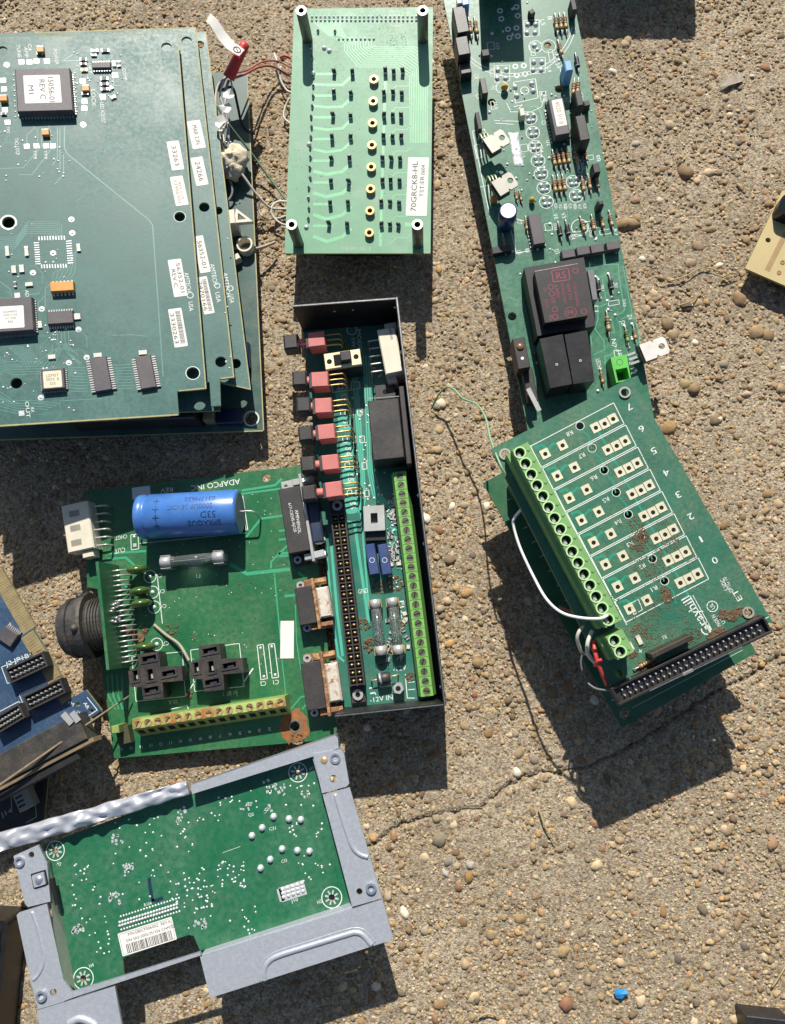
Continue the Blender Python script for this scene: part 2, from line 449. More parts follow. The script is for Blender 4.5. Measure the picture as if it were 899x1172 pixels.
def ico(sub):
    t = (1+5**.5)/2
    v = [(-1, t, 0), (1, t, 0), (-1, -t, 0), (1, -t, 0), (0, -1, t), (0, 1, t), (0, -1, -t), (0, 1, -t), (t, 0, -1), (t, 0, 1), (-t, 0, -1), (-t, 0, 1)]
    f = [(0, 11, 5), (0, 5, 1), (0, 1, 7), (0, 7, 10), (0, 10, 11), (1, 5, 9), (5, 11, 4), (11, 10, 2), (10, 7, 6), (7, 1, 8), (3, 9, 4), (3, 4, 2), (3, 2, 6), (3, 6, 8), (3, 8, 9), (4, 9, 5), (2, 4, 11), (6, 2, 10), (8, 6, 7), (9, 8, 1)]
    v = [Vector(p).normalized() for p in v]
    for _ in range(sub):
        c = {}; nf = []
        def mid(a, b):
            k = (min(a, b), max(a, b))
            if k not in c: c[k] = len(v); v.append(((v[a]+v[b])/2).normalized())
            return c[k]
        for a, b, d in f:
            x, y, z = mid(a, b), mid(b, d), mid(d, a); nf += [(a, x, z), (b, y, x), (d, z, y), (x, y, z)]
        f = nf
    return np.array([tuple(p) for p in v]), np.array(f)
def pebbles(x, y, rmin, rmax, sub, g, power, lift):
    keep = seg_dist(x, y, CRACK) > 1.4; x, y = x[keep], y[keep]; n = len(x)
    r = rmin+(rmax-rmin)*g.random(n)**power
    bv, bf = ico(sub); k = len(bv)
    bf = bf[~np.all(bv[bf][:, :, 2] < .05, axis=1)]
    th = g.uniform(0, 2*np.pi, n); tl = g.normal(0, .16, (n, 2))
    jit = 1+g.normal(0, .15, (n, k))
    sx = r*g.uniform(.95, 1.45, n); sy = r*g.uniform(.75, 1.1, n); sz = r*g.uniform(.45, .75, n)
    p = bv[None]*jit[..., None]
    X = p[..., 0]*sx[:, None]; Y = p[..., 1]*sy[:, None]; Z = p[..., 2]*sz[:, None]
    Z = Z+X*tl[:, :1]+Y*tl[:, 1:]
    c, s_ = np.cos(th)[:, None], np.sin(th)[:, None]
    V = np.stack([X*c-Y*s_+x[:, None], X*s_+Y*c+y[:, None], Z+(-1.0+sz*g.uniform(lift[0], lift[1], n))[:, None]], -1)
    F = (bf[None]+(np.arange(n)*k)[:, None, None]).reshape(-1, 3)
    ci = g.choice(len(pal), n, p=pw); C = pal[ci]*g.uniform(.55, 1.2, (n, 1)); C = C*.66+np.array(lin('97805f'))*.34
    return V.reshape(-1, 3)*U, F, np.repeat(C, k, 0)
g_ = np.random.default_rng(31); sp = 3.55
hx, hy = np.meshgrid(np.arange(gx0, gx1, sp), np.arange(gy0, gy1, sp*.87)); hx = hx+((np.arange(hx.shape[0]) % 2)*sp/2)[:, None]
hx = (hx+g_.uniform(-1.5, 1.5, hx.shape)).ravel(); hy = (hy+g_.uniform(-1.5, 1.5, hy.shape)).ravel()
sel = g_.random(len(hx)) < .42
dens = np.array([noise.noise(Vector((a*.018, b*.018, 3.0))) for a, b in zip(hx, hy)]); kp = g_.random(len(hx)) < np.clip(.88+dens*.8, .35, 1)
V2, F2, C2 = pebbles(hx[sel & kp], hy[sel & kp], 1.0, 2.1, 1, g_, 1.7, (-.5, .1))
V3, F3, C3 = pebbles(hx[~sel & kp], hy[~sel & kp], .7, 1.35, 0, g_, 1.0, (-.45, .2))
V1, F1, C1 = pebbles(g_.uniform(gx0, gx1, 62000), g_.uniform(gy0, gy1, 62000), .3, .85, 0, g_, 1.2, (-.3, .4))
C2 = C2*.86; C3 = C3*.93; WRM = np.array([1.08, 1.05, .99]); C2 = C2*WRM; C3 = C3*WRM; C1 = C1*WRM; C1 = C1*.55+np.array(lin('cbbb9e'))*.45
Vp = np.concatenate([V1, V2, V3]); Fp = np.concatenate([F1, F2+len(V1), F3+len(V1)+len(V2)]); Cp = np.concatenate([C1, C2, C3])
print('aggregate triangles', len(Fp))
pme = np_mesh('aggregate', Vp, Fp, True)
at_ = pme.attributes.new('tint', 'FLOAT_COLOR', 'POINT'); at_.data.foreach_set('color', np.concatenate([Cp, np.ones((len(Cp), 1))], 1).astype(np.float32).ravel())
pme.materials.append(PM)
agg = bpy.data.objects.new('aggregate', pme); col.objects.link(agg); agg.parent = ground; tag(agg, kind='stuff')
# the larger pebbles, one object each
pv, pf = ico(1)
pmeshes = []
for k in range(40):
    g = np.random.default_rng(100+k)
    v = pv*(1+g.normal(0, .1, (len(pv), 1)))*np.array([g.uniform(.9, 1.35), g.uniform(.75, 1.0), g.uniform(.5, .8)])
    me = np_mesh('pebble', v*U, pf, True); me.materials.append(PM)
    a = me.attributes.new('tint', 'FLOAT_COLOR', 'POINT'); c = pal[g.choice(len(pal), p=pw)]*g.uniform(.75, 1.15)
    a.data.foreach_set('color', np.tile(np.append(c, 1), len(v)).astype(np.float32)); pmeshes.append(me)
def pebble(px, py, r, hexc=None, k=None):
    q = P(px, py); me = pmeshes[rng.randrange(40) if k is None else k]
    if hexc:
        me = me.copy(); c = np.array(lin(hexc))*.42+np.array(lin('9a8668'))*.36; me.attributes['tint'].data.foreach_set('color', np.tile(np.append(np.array(c), 1), len(me.vertices)).astype(np.float32))
    o = inst(me, 'pebble', ground, (q.x, q.y), -1.0-.08*r, rng.uniform(0, 6.28), r*.5)
    o.rotation_euler = (rng.uniform(-.3, .3), rng.uniform(-.3, .3), rng.uniform(0, 6.28))
for px, py, r, c in [(785, 196, 10, '8c6c50'), (718, 256, 12, 'a98b64'), (815, 262, 6, 'b39a74'), (800, 280, 8, 'b09070'), (792, 301, 7, 'b9a184'), (848, 343, 9, 'a3805c'), (866, 380, 10, 'b79870'), (880, 383, 8, '9a7c58'),
                     (765, 371, 8, '8a7452'), (771, 383, 8, 'b59a78'), (729, 163, 5, 'd8d2c6'), (740, 200, 5, 'b0947a'), (728, 228, 6, 'b08a74'), (855, 273, 6, 'b89a74'), (881, 232, 6, 'a98458'), (787, 350, 8, '3d3c3e'),
                     (880, 100, 4, 'd8d8d8'), (501, 466, 6, '8c8a84'), (612, 870, 6, '9a9088'), (695, 890, 5, '3c3c40'), (650, 788, 8, 'b07a56'), (633, 793, 8, '8a7a5c'), (640, 820, 6, 'b39868'), (625, 785, 4, 'b8864a'),
                     (766, 600, 10, '6f6a66'), (795, 445, 9, '9c8260'), (765, 490, 9, 'b08a54'), (785, 440, 7, 'b3996c'), (880, 565, 7, 'ad8c5c'), (820, 480, 8, '8a7a60'), (830, 600, 6, 'a8885a'), (895, 445, 7, 'bba07c'),
                     (522, 975, 6, '7a5a48'), (502, 962, 8, '8d8a78'), (513, 987, 6, '8c9494'), (537, 1005, 5, 'b0803c'), (525, 1017, 5, '9a6a50'), (500, 938, 6, 'a09880'), (530, 1057, 6, '8a6450'), (645, 1090, 6, 'c8a878'), (649, 1150, 8, '9a5a42'),
                     (595, 1052, 7, 'b09060'), (561, 1070, 6, 'b5a074'), (815, 970, 5, 'd2b088'), (885, 966, 6, 'c09070'), (840, 938, 5, '6a4a3c'), (846, 1060, 6, 'a89478'), (805, 1042, 6, '6c6460'), (760, 1045, 5, 'a87a48'), (538, 990, 5, 'd0cac0'), (570, 922, 5, '585c60'), (510, 1000, 4, 'dedede'),
                     (830, 700, 6, 'b08a5a'), (865, 660, 6, '8a6040'), (505, 1150, 6, 'b08858'), (440, 890, 4, 'c0b8a8'), (540, 300, 6, '9a948c'), (560, 360, 5, 'c4bab0'), (515, 640, 7, '7c6e58'), (548, 760, 6, '9a7a50'), (530, 690, 5, 'b89a6a'), (560, 840, 6, 'a08050'), (525, 860, 5, '8c6a48'), (610, 930, 5, 'a88a60'), (328, 6, 5, 'a89a84'), (500, 342, 5, 'b08c78')]:
    pebble(px, py, r, c)
for k in range(220):
    px, py = rng.uniform(480, 899), rng.uniform(0, 1172)
    if k % 4 == 0: px = rng.uniform(300, 560)
    pebble(px, py, rng.uniform(4.4, 6.4))
# ---------------------------------------------------------------- circuit-board kit
ZT, ZS, ZL = .03, .06, .10          # heights of copper, print, paper above the board face
def board(F, parent, outline, holes=(), mask=None, th=1.6, name='circuit_board', px=True):
    pts = [tuple(F(*p)) for p in outline] if px else outline
    hs = []
    for h in holes:
        c = F(h[0], h[1]); hs.append(circ(c, h[2]*F.s_at(h[0], h[1])))
    return MB().plate(pts, -th, 0, hs, 0, 1).build(name, [mask, EDGE], parent)
BARE = mat('bare_board_border', 'a09a6c', .65, var=.2, vs=200, dust=.2)
def border(F, parent, pts, w=.9, px=True):
    w *= .72
    q = [F(*p) for p in pts] if px else pts; m = MB(); cen = sum(q, Vector((0, 0)))/len(q)
    q = [p+(cen-p).normalized()*w*.55 for p in q]
    m.strip(q, w, .025); return m.build('bare_border', BARE, parent)
class Prints:
    """flat print and copper of one board, gathered by kind"""
    def __init__(s, F): s.F = F; s.silk = MB(); s.tr = MB(); s.sol = MB(); s.pad = MB(); s.smd = MB()
    def trace(s, pts, w=1.0):
        q = [s.F(*p) for p in pts]; s.tr.strip(q, w*s.F.s_at(*pts[0]), ZT); return s
    def line(s, pts, w=.8, close=False):
        q = [s.F(*p) for p in pts]; k = w*s.F.s_at(*pts[0])
        (s.silk.loop if close else s.silk.strip)(q, k, ZS); return s
    def circle(s, px, py, r, w=.8):
        k = s.F.s_at(px, py); s.silk.circle(s.F(px, py), r*k, w*k, ZS); return s
    def dot(s, px, py, r=1.5, h=.35):
        k = s.F.s_at(px, py); s.sol.dome(s.F(px, py), r*k, 0.0, max(h, .25)*1.0, 7); return s
    def dots(s, a, b, n, r=1.4, h=.35):
        for i in range(n):
            t = i/max(1, n-1); s.dot(a[0]+(b[0]-a[0])*t, a[1]+(b[1]-a[1])*t, r, h)
        return s
    def rect(s, px, py, w, l, ang=0):
        k = s.F.s_at(px, py); s.pad.obox(s.F(px, py), (w*k, l*k), ang, 0, .12); return s
    def passive(s, px, py, w, l, ang=0, body=0, h=.9):
        k = s.F.s_at(px, py); c = s.F(px, py); w *= k; l *= k
        s.smd.obox(c, (w*.56, l), ang, .02, h, .08, body)
        for sg in (-1, 1):
            d = (sg*w*.39*math.cos(ang), sg*w*.39*math.sin(ang))
            s.smd.obox((c[0]+d[0], c[1]+d[1]), (w*.22, l*1.04), ang, .02, h*1.03, .08, 3)
        return s
    def text(s, t, p, q, hpx, z=ZS):
        """text running from pixel p to pixel q, letters hpx tall"""
        a, b = s.F(*p), s.F(*q); k = s.F.s_at(*p); d = b-a; ang = math.atan2(d.y, d.x)
        _, _, w = font_mesh(t); size = hpx*k/.7
        s.silk.text(t, (a+b)/2, size, ang, z, sx=d.length/max(1e-6, w*size)); return s
    def done(s, parent, trace_mat, silk_mat=None):
        if s.silk.f: tag(s.silk.build('printed_marking', silk_mat or SILK, parent), kind='stuff')
        if s.tr.f: tag(s.tr.build('copper_tracing', trace_mat, parent), kind='stuff')
        if s.sol.f: tag(s.sol.build('solder_joints', SOLDER, parent), kind='stuff')
        if s.pad.f: tag(s.pad.build('solder_pads', s.padmat if hasattr(s, 'padmat') else SOLDER, parent), kind='stuff')
        if s.smd.f: tag(s.smd.build('surface_mount_parts', [CHIP, TANCAP, IVORY, SOLDER], parent), kind='stuff')
def chip(F, parent, px, py, w, l, h, ang=0, m=None, pins='', n=8, name='chip', z0=.25, ch=.3, pin_out=1.3, taper=.15, k=None):
    c = F(px, py, h); k = k or F.s_at(px, py, h); w *= k; l *= k
    o = MB().obox(c, (w, l), ang, z0, h-z0, ch, taper=taper).build(name, m or CHIP, parent)
    if pins:
        pm = MB(); ca, sa = math.cos(ang), math.sin(ang)
        def put(x, y, sx, sy):
            pm.obox((c[0]+x*ca-y*sa, c[1]+x*sa+y*ca), (sx, sy), ang, 0, min(h*.5, 1.1))
        for i in range(n):
            t = (i+.5)/n-.5
            if 'l' in pins: put(-w/2-pin_out/2, t*l*.96, pin_out, l/n*.5)
            if 'r' in pins: put(w/2+pin_out/2, t*l*.96, pin_out, l/n*.5)
            if 't' in pins: put(t*w*.96, l/2+pin_out/2, w/n*.5, pin_out)
            if 'b' in pins: put(t*w*.96, -l/2-pin_out/2, w/n*.5, pin_out)
        tag(pm.build('pins', TIN, o), kind='stuff')
    return o
def label(F, parent, px, py, w, l, ang, lines, h=0.0, m=None, bar=False, k=None, name='paper_label', ink=None, r=.6):
    """paper sticker: w along its reading direction, l across; lines = (text, across -1..1, height fraction, along offset)"""
    c = F(px, py, h); k = k or F.s_at(px, py, h); w *= k; l *= k
    o = MB().plate(rrect(c, w, l, r, ang), h+ZT, h+ZL).build(name, m or LABEL, parent)
    t = MB(); ca, sa = math.cos(ang), math.sin(ang)
    for tx, ac, hf, wf in lines:
        _, _, tw = font_mesh(tx); size = l*hf/.7; x = 0; y = ac*l/2
        t.text(tx, (c[0]+x*ca-y*sa, c[1]+x*sa+y*ca), size, ang, h+ZL+.03, sx=w*wf/max(1e-6, tw*size))
    if bar:
        g = random.Random(int(px*7+py)); x = -w*.42
        while x < w*.42:
            bw = g.uniform(.12, .34); y = bar*l/2
            t.obox((c[0]+(x+bw/2)*ca-y*sa, c[1]+(x+bw/2)*sa+y*ca), (bw, l*.36), ang, h+ZL, .03); x += bw+g.uniform(.15, .4)
    if t.f: t.build('print', ink or INK, o)
    return o
def axial_mesh(L, r, span, body, bands=(), lead=.3, z=None, bulge=.2):
    """resistor or diode lying along x with bent leads"""
    m = MB(); z = z or r+.3
    pr = [(0, r*.55), (L*.06, r), (L*.2, r), (L*.28, r*(1-bulge)), (L*.72, r*(1-bulge)), (L*.8, r), (L*.94, r), (L, r*.55)]
    m.lathe((-L/2, 0, z), (1, 0, 0), pr, 10, 0)
    for i, (t, bi) in enumerate(bands):
        rr = r*(1.03 if (t < .24 or t > .76) else 1-bulge+.05)
        m.lathe((-L/2+L*t, 0, z), (1, 0, 0), [(0, rr), (L*.07, rr)], 10, bi)
    for sg in (-1, 1):
        m.tube([(sg*L*.45, 0, z), (sg*(span/2-.6), 0, z), (sg*span/2, 0, z-.5), (sg*span/2, 0, -.6)], lead, 6, 1, 3)
    return m
RB = [BEIGE, TIN, mat('band_brown', '5a3420', .5), mat('band_red', '7d3a30', .5), mat('band_gold', 'a88844', .4, .5), mat('band_black', '1c1b1b', .5), mat('band_orange', 'a0623a', .5)]
def rmesh(b1, b2, L=5.6, r=.95, span=10.5): return axial_mesh(L, r, span, 0, ((.1, b1), (.32, b2), (.5, 2), (.82, 4))).mesh('resistor', RB)
RES = [rmesh(2, 5), rmesh(3, 3), rmesh(6, 2), rmesh(2, 3), rmesh(5, 3)]
DIO = axial_mesh(5.0, 1.0, 10, 0, ((.8, 2),), bulge=0).mesh('diode', [PLASTIC, TIN, mat('band_grey', '9a9a9a', .5)])
def axial(F, parent, px, py, qx, qy, me, name='resistor', z=1.3):
    """between two lead ends given in pixels"""
    a, b = F(px, py), F(qx, qy); d = b-a
    return inst(me, name, parent, (a+b)/2, 0, math.atan2(d.y, d.x), d.length/10.5)
def wire(name, pts, r, m, label_=None, cat=None, group=None, parent=None, world=True):
    """pts = (px, py, z) in photo pixels with real heights"""
    w = MB().tube([tuple(P(*p)) for p in pts], r, 7, 0, 6).build(name, m, parent)
    if label_: tag(w, label_, cat, group)
    return w
DSUBPIN = None
# ================================================================ stack of four green boards, upper left
TRA = mat('trace_teal', '5d8a80', .4, var=.1)
MA1 = pcb('mask_teal', '23564f', .5, .42, dustc='7d9a93', ds=30)
MA2 = pcb('mask_teal_second', '25564f', .5, .42, dustc='84a099', ds=40)
MA4 = pcb('mask_deep_green', '184a47', .35, .4)
Z4 = 12.0
F4 = Frame((0, 503, Z4), (302, 493, Z4)); F3 = Frame((0, 482, 46), (287, 446, 28), (236, 36, 28), xdir=((0, 40), (236, 36))); F2 = Frame((0, 480, 54), (268, 432, 36), (224, 31, 36), xdir=((0, 40), (224, 31))); F1 = Frame((0, 487, 63), (236, 445, 44), (203, 38, 44), xdir=((0, 44), (203, 38)))
# --- lowest, largest board
t4 = thing('circuit_board_panel', F4, 'largest, lowest green circuit board of the upper left stack, cream foam lump on it', 'circuit board', 'boards stacked upper left')
board(F4, t4, [(-70, 92), (283, 82), (302, 493), (-70, 506)], [(288, 479, 7)], MA4)
border(F4, t4, [(283, 84), (302, 493)]); border(F4, t4, [(302, 493), (-60, 505.5)])
q4 = Prints(F4); q4.circle(288, 479, 8.5, 1.4)
q4.done(t4, TRA)
for px, py, w, l, hh, mm, nm in [(150, 462, 150, 40, 17, PLASTIC, 'heat_sink'), (60, 250, 90, 120, 24, PLASTIC, 'transformer_block'), (180, 200, 60, 70, 15, BLACK, 'relay_block')]:
    chip(F4, t4, px, py, w, l, hh, 0, mm, name=nm, ch=.8)
NAVY = mat('navy_plastic', '16223f', .35, var=.2)
chip(F4, t4, 262, 476, 30, 18, 5, 0, NAVY, name='blue_block', ch=.6)
chip(F4, t4, 281, 405, 8, 30, 6, .05, NAVY, name='blue_jumper', ch=.4)
MB().obox(F4(238, 472, 9), (6, 9), 0, 0, 9, .4).build('tan_connector', mat('tan_plastic', '8a7d5c', .6), t4)
# cream foam lump and white connectors on it
FOAM = mat('dried_foam', 'c9bda2', .95, var=.15, vs=300, bump=1.0, bs=700)
fm = MB(); fr = random.Random(4)
for px, py, r, z in [(268, 178, 7.5, 11), (258, 184, 7.0, 11), (266, 193, 6.5, 9)]:
    c = F4(px, py, z); o0 = len(fm.v); fm.ell((c.x, c.y, z-2), (r, r*.85, r*.8), 26, 18)
    for i in range(o0, len(fm.v)):
        v = Vector(fm.v[i]); d = noise.noise(v*.16)*3.6+noise.noise(v*.45)*1.5+noise.noise(v*1.3)*.5; n = (v-Vector((c.x, c.y, z-2))).normalized(); fm.v[i] = tuple(v+n*d)
fm.build('foam_lump', FOAM, t4)
wc = MB(); c = F4(263, 248, 14); wc.obox(c, (6, 9), .1, 0, 14, .4); wc.build('white_connector', IVORY, t4)
clip = MB(); c = F4(278, 250, 12)
clip.plate([tuple(c+Vector(p)) for p in [(-5, -2.5), (6, -2), (-4, 6.5)]], 9, 12, [[tuple(c+Vector(p)) for p in [(-3, -.8), (2.4, -.5), (-2.8, 3.8)]]]); clip.build('clip_tab', IVORY, t4)
rg = MB(); c = F4(280, 279, 6); rg.ring(c, 3.8, 4.8, 0, 6, 20); rg.build('white_ring', IVORY, t4)
c = F4(270, 293, 6); MB().obox(c, (4, 4), .5, 0, 5, .5).build('white_plug', IVORY, t4)
c = F4(258, 120, 20); pm_ = MB()
for px, py, w, l, a, z in [(260, 122, 7, 6, .4, 22), (252, 140, 6, 7, 1.1, 20), (262, 108, 5, 6, .2, 24), (254, 150, 5, 4, .7, 16)]:
    c = F4(px, py, z); nq = 7; vq = []
    for i in range(nq): th = a+2*math.pi*i/nq; rr = .5*(w if i % 2 else l)*fr.uniform(.7, 1.4); vq.append((c.x+rr*math.cos(th), c.y+rr*math.sin(th), z+fr.uniform(-1.5, 1.5)))
    vq += [(x, y, zz-.25) for x, y, zz in vq]
    pm_.add([(c.x, c.y, z+fr.uniform(-1, 1))]+vq[:nq], [(0, 1+i, 1+(i+1) % nq) for i in range(nq)]); pm_.add([(c.x, c.y, z-1.3)]+vq[nq:], [(0, 1+(i+1) % nq, 1+i) for i in range(nq)])
tag(pm_.build('paper_scraps', LABEL, t4), kind='stuff')
# --- third and second boards
t3 = thing('circuit_board_panel', F3, 'third board down of the upper left stack, only a narrow green strip showing', 'circuit board', 'boards stacked upper left')
board(F3, t3, [(-60, 42), (236, 36), (287, 446), (252, 438), (252, 470), (-60, 480)], [(229, 51, 5), (250, 241, 5), (270, 416, 6)], MA2)
border(F3, t3, [(40, 40), (236, 36), (287, 446), (254, 438.5)], .8)
q = Prints(F3); q.text('AMTECH', (258, 312), (262, 340), 5).circle(264, 330, 3).text('USA', (265, 337), (266, 347), 5); q.done(t3, TRA)
t2 = thing('circuit_board_panel', F2, 'second board down of the upper left stack, strip with four white stickers', 'circuit board', 'boards stacked upper left')
board(F2, t2, [(-60, 40), (224, 31), (268, 432), (252, 434), (253, 464), (242, 465), (240, 437), (225, 438), (-60, 478)], [(214, 47, 6), (234, 237, 6), (253, 414, 6.5)], MA2)
border(F2, t2, [(40, 37), (224, 31), (268, 432), (253, 434)], 1.0)
q = Prints(F2)
q.text('AMTECH', (243, 302), (247, 326), 5).circle(249, 327, 3).text('USA', (249, 334), (251, 346), 5)
for i in range(14): q.dot(262+rng.uniform(-6, 3), 330+rng.uniform(-280, 95), 1.1)
q.done(t2, TRA)
label(F2, t2, 225, 154, 36, 15, -math.pi/2+.1, [('MAR 2.IN', 0, .34, .7)])
label(F2, t2, 228.5, 196, 36, 14, -math.pi/2+.1, [('24266', 0, .4, .7)])
label(F2, t2, 231, 291, 46, 12, -math.pi/2+.1, [('56352-01', .1, .42, .75)])
label(F2, t2, 235.5, 338, 46, 12, -math.pi/2+.1, [('2470166', -.5, .36, .8)], bar=.35)
for px, py in ((60, 200), (150, 330), (60, 400)): chip(F2, t2, px, py, 40, 40, 5.2, 0, CHIP, name='square_chip', ch=.4)
# --- top board
t1 = thing('circuit_board_panel', F1, 'top board of the upper left stack with big square labelled chip', 'circuit board', 'boards stacked upper left')
board(F1, t1, [(-60, 45), (203, 38), (236, 445), (203, 448), (205, 474.5), (199, 475), (197, 473), (194, 476), (140, 479), (138, 477), (135, 480), (83, 482.5), (81, 480), (78, 483), (25, 486), (23, 484), (20, 487), (-60, 491)],
      [(191, 54, 6), (3, 58, 6), (206, 248, 6), (10, 254.5, 7), (221, 427, 7), (19, 438.5, 6.5)], MA1)
border(F1, t1, [(-50, 45), (203, 38)], .5); border(F1, t1, [(203, 38), (236, 445), (205, 448)], .9); border(F1, t1, [(205, 474.5), (100, 481), (-50, 490.5)], 1.1)
q = Prints(F1)
q.F = F1
k1 = F1.s_at(10, 254); q.silk.circle(F1(10, 254.5), 8.3*k1, 2.2*k1, ZS, 28); q.silk.circle(F1(221, 427), 7.8*k1, .8*k1, ZS); q.silk.circle(F1(206, 248), 6.8*k1, .6*k1, ZS)
# traces: from the big chip and the quad pads
q.trace([(74, 145), (74, 170), (77, 176), (171, 252), (175, 258), (187, 431)], 1.2)
q.trace([(0, 193), (27, 192), (48, 167), (48, 148)]).trace([(22, 200), (37, 200), (58, 172), (58, 148)]).trace([(63, 211), (73, 200), (73, 176)]).trace([(31, 168), (31, 155), (40, 146)]).trace([(69, 146), (69, 194)]).trace([(66, 146), (66, 180), (60, 190)])
for i in range(7):
    d = i*2.2
    q.trace([(0, 272+d), (20-d*.2, 271+d), (32-d*.1, 254+d), (66-i*1.6, 254+d), (71-i*2.4, 258+d), (71.5-i*2.4, 272)], .7)
for i in range(6):
    q.trace([(0, 350+i*5), (14+i*2, 352+i*5)], .7)
    q.trace([(0, 408+i*3.2), (6+i*2, 414+i*3), (44+i*3, 414+i*2.6), (62+i*2, 400-i*1.0), (78, 398-i)], .7)
    q.trace([(8+i*3.4, 396), (28+i*3.4, 412), (30+i*3.4, 416)], .7)
    q.trace([(0, 448+i*4.2), (14+i, 458+i*3), (46+i*3, 459+i*3.2), (70-i*5, 462+i*2.4)], .7)
for i in range(9):
    y = 420+i*3.4
    q.trace([(78, y), (92, y+1), (101, y+.4)], .75); q.trace([(128, y-2), (140, y-2.2), (153, y-3)], .75)
for i in range(5): q.trace([(62+i*4, 373), (62+i*4.4, 390+i*2), (70+i*5, 398+i*2)], .7)
for i in range(6): q.trace([(60+i*4, 320), (62+i*4.8, 312), (82-i*.3+i*1.2, 302-i*2), (84+i*.9, 292-i*1.5)], .7)
q.trace([(44, 418), (66, 400), (73, 400), (92, 417)], .9).trace([(70, 398), (94, 416)], .9)
q.trace([(0, 322), (12, 331), (14, 340)]).trace([(34, 337), (46, 336)]).trace([(52, 352), (52, 330), (58, 325)]).trace([(44, 357), (44, 347), (52, 338)])
q.trace([(84, 60+2), (72, 70)], .8).trace([(70, 70), (92, 69)], .9)
q.trace([(68, 459), (118, 456)], .8).trace([(0, 455), (16, 462), (50, 461)], .8)
g1 = random.Random(77)
for i in range(26):
    x, y = g1.choice([(g1.uniform(0, 90), g1.uniform(375, 470)), (g1.uniform(0, 60), g1.uniform(300, 350)), (g1.uniform(85, 140), g1.uniform(55, 115)), (g1.uniform(0, 40), g1.uniform(60, 170))])
    a, b, c = g1.uniform(6, 22)*g1.choice((-1, 1)), g1.uniform(5, 12)*g1.choice((-1, 1)), g1.uniform(4, 16)
    q.trace([(max(0, x), y), (max(0, x+a), y), (max(0, x+a+b), y+abs(b)), (max(0, x+a+b), y+abs(b)+c)], .6)
# unpopulated quad pads
for i in range(10):
    t = i/9
    q.rect(45+t*29, 273-t*.8, 1.3, 5); q.rect(48+t*28, 305-t*.6, 1.3, 5)
    q.rect(42+t*1.8, 278+t*24, 5.5, 1.3); q.rect(79+t*2.0, 276+t*25, 6, 1.3)
for px, py in [(83, 266.5), (61, 289.5), (38, 312), (90, 377), (37, 346), (48, 353.5), (79, 415), (99.5, 409), (47, 455), (8, 74), (95.5, 142.5), (82, 251)]:
    k = F1.s_at(px, py); q.pad.disc(F1(px, py), 3.4*k, .02, 12); q.dot(px, py, 1.8)
for i in range(120):
    reg = rng.choice([(0, 250, 95, 330), (0, 380, 90, 470), (35, 370, 85, 400), (84, 60, 140, 110), (0, 150, 80, 210)])
    q.dot(rng.uniform(reg[0], reg[2]), rng.uniform(reg[1], reg[3]), rng.uniform(.8, 1.5))
for px, py in [(25, 71), (34, 71), (42, 70), (54, 70), (132, 86), (95, 93), (97, 116), (97, 124), (118, 111), (31, 167.5), (42, 167), (53, 167), (61, 167), (4, 92), (5, 102), (6, 126), (9, 140), (20, 338), (25, 473)]:
    q.rect(px, py, 6, 6)
for i in range(9): q.dot(16+i*.25, 86+i*6, 1.2); q.dot(86+i*.3, 84+i*5.5, 1.2)
for px, py, w, l, a, b in [(46, 62, 7, 3.4, 0, 0), (96, 69, 8, 3.6, 0, 0), (96, 74, 7, 3.2, 0, 0), (97, 81, 7, 4, 0, 1), (109, 59, 8, 3.6, 0, 2), (121, 59, 9, 3.8, 0, 0), (108, 64, 6, 3, 0, 2), (98, 108, 8, 3.6, 0, 0), (131, 74, 6.5, 4, 1.57, 2), (136.5, 74, 7, 4, 1.57, 0), (120, 91, 9, 4, 0, 0), (120, 97, 9, 3.8, 0, 0), (120, 103, 8, 3.6, 0, 0), (127, 102, 6, 4, .6, 2), (130, 112, 6, 4, .4, 2), (5, 131, 6, 3.4, 0, 0), (34, 326, 8, 4.6, 0, 2), (88, 363, 7, 9, 1.57, 2), (46.5, 372, 8, 4.4, 1.57, 2), (60, 409, 8, 5, 0, 2), (112.5, 407, 9, 5, 0, 2), (164, 404, 9, 5, 0, 2), (16.5, 309, 9, 5, 1.57, 2), (25.5, 308, 9, 5, 1.57, 2), (90.5, 284, 9, 4, 1.57, 2), (9, 288, 12, 4, 1.57, 2), (31, 288, 12, 4, 1.57, 2), (18, 326, 7, 3, 1.57, 0)]:
    q.passive(px, py, w, l, a, b)
for tx, a, b_, hp in [('LOCK', (107, 102), (108, 122), 4.5), ('LED ADJUST', (117, 117), (119, 141), 4.2), ('TAG LOCK', (19, 158), (21, 178), 4.2), ('TUNE', (21, 51), (23, 66), 4), ('AMP', (30, 54), (31, 66), 4), ('POWER', (63, 56), (66, 74), 4), ('COMP', (142, 78), (144, 92), 4), ('C4', (34, 50), (35, 58), 4), ('TP3', (9, 145), (10, 152), 3.4), ('TP8', (40, 172), (41, 182), 3.4), ('TP9', (52, 172), (53, 182), 3.4), ('OUT', (31, 459), (33, 478), 4.2), ('RX', (37, 466), (38, 472), 3.4), ('ADJ', (31, 332), (32, 341), 4), ('U12', (82, 110), (82, 118), 3.4), ('R7', (103, 76), (104, 84), 3.4)]:
    q.text(tx, a, b_, hp)
q.text('AMTECH', (213.5, 312), (217, 334), 5).circle(218, 338, 3.4).text('USA', (218.5, 345), (219.5, 356), 5)
q.done(t1, TRA)
for px, py in [(46, 56), (98, 100.5), (52, 151), (4, 112)]:
    c = F1(px, py, 2.0); k = F1.s_at(px, py)
    o = MB().obox(c, (8*k, 7.5*k), 0, .1, 2.0, .25).build('tan_capacitor', TANCAP, t1)
    MB().obox((c.x, c.y+3.4*k), (8.2*k, 2*k), 0, .05, 1.9, .2).build('end_cap', SOLDER, o)
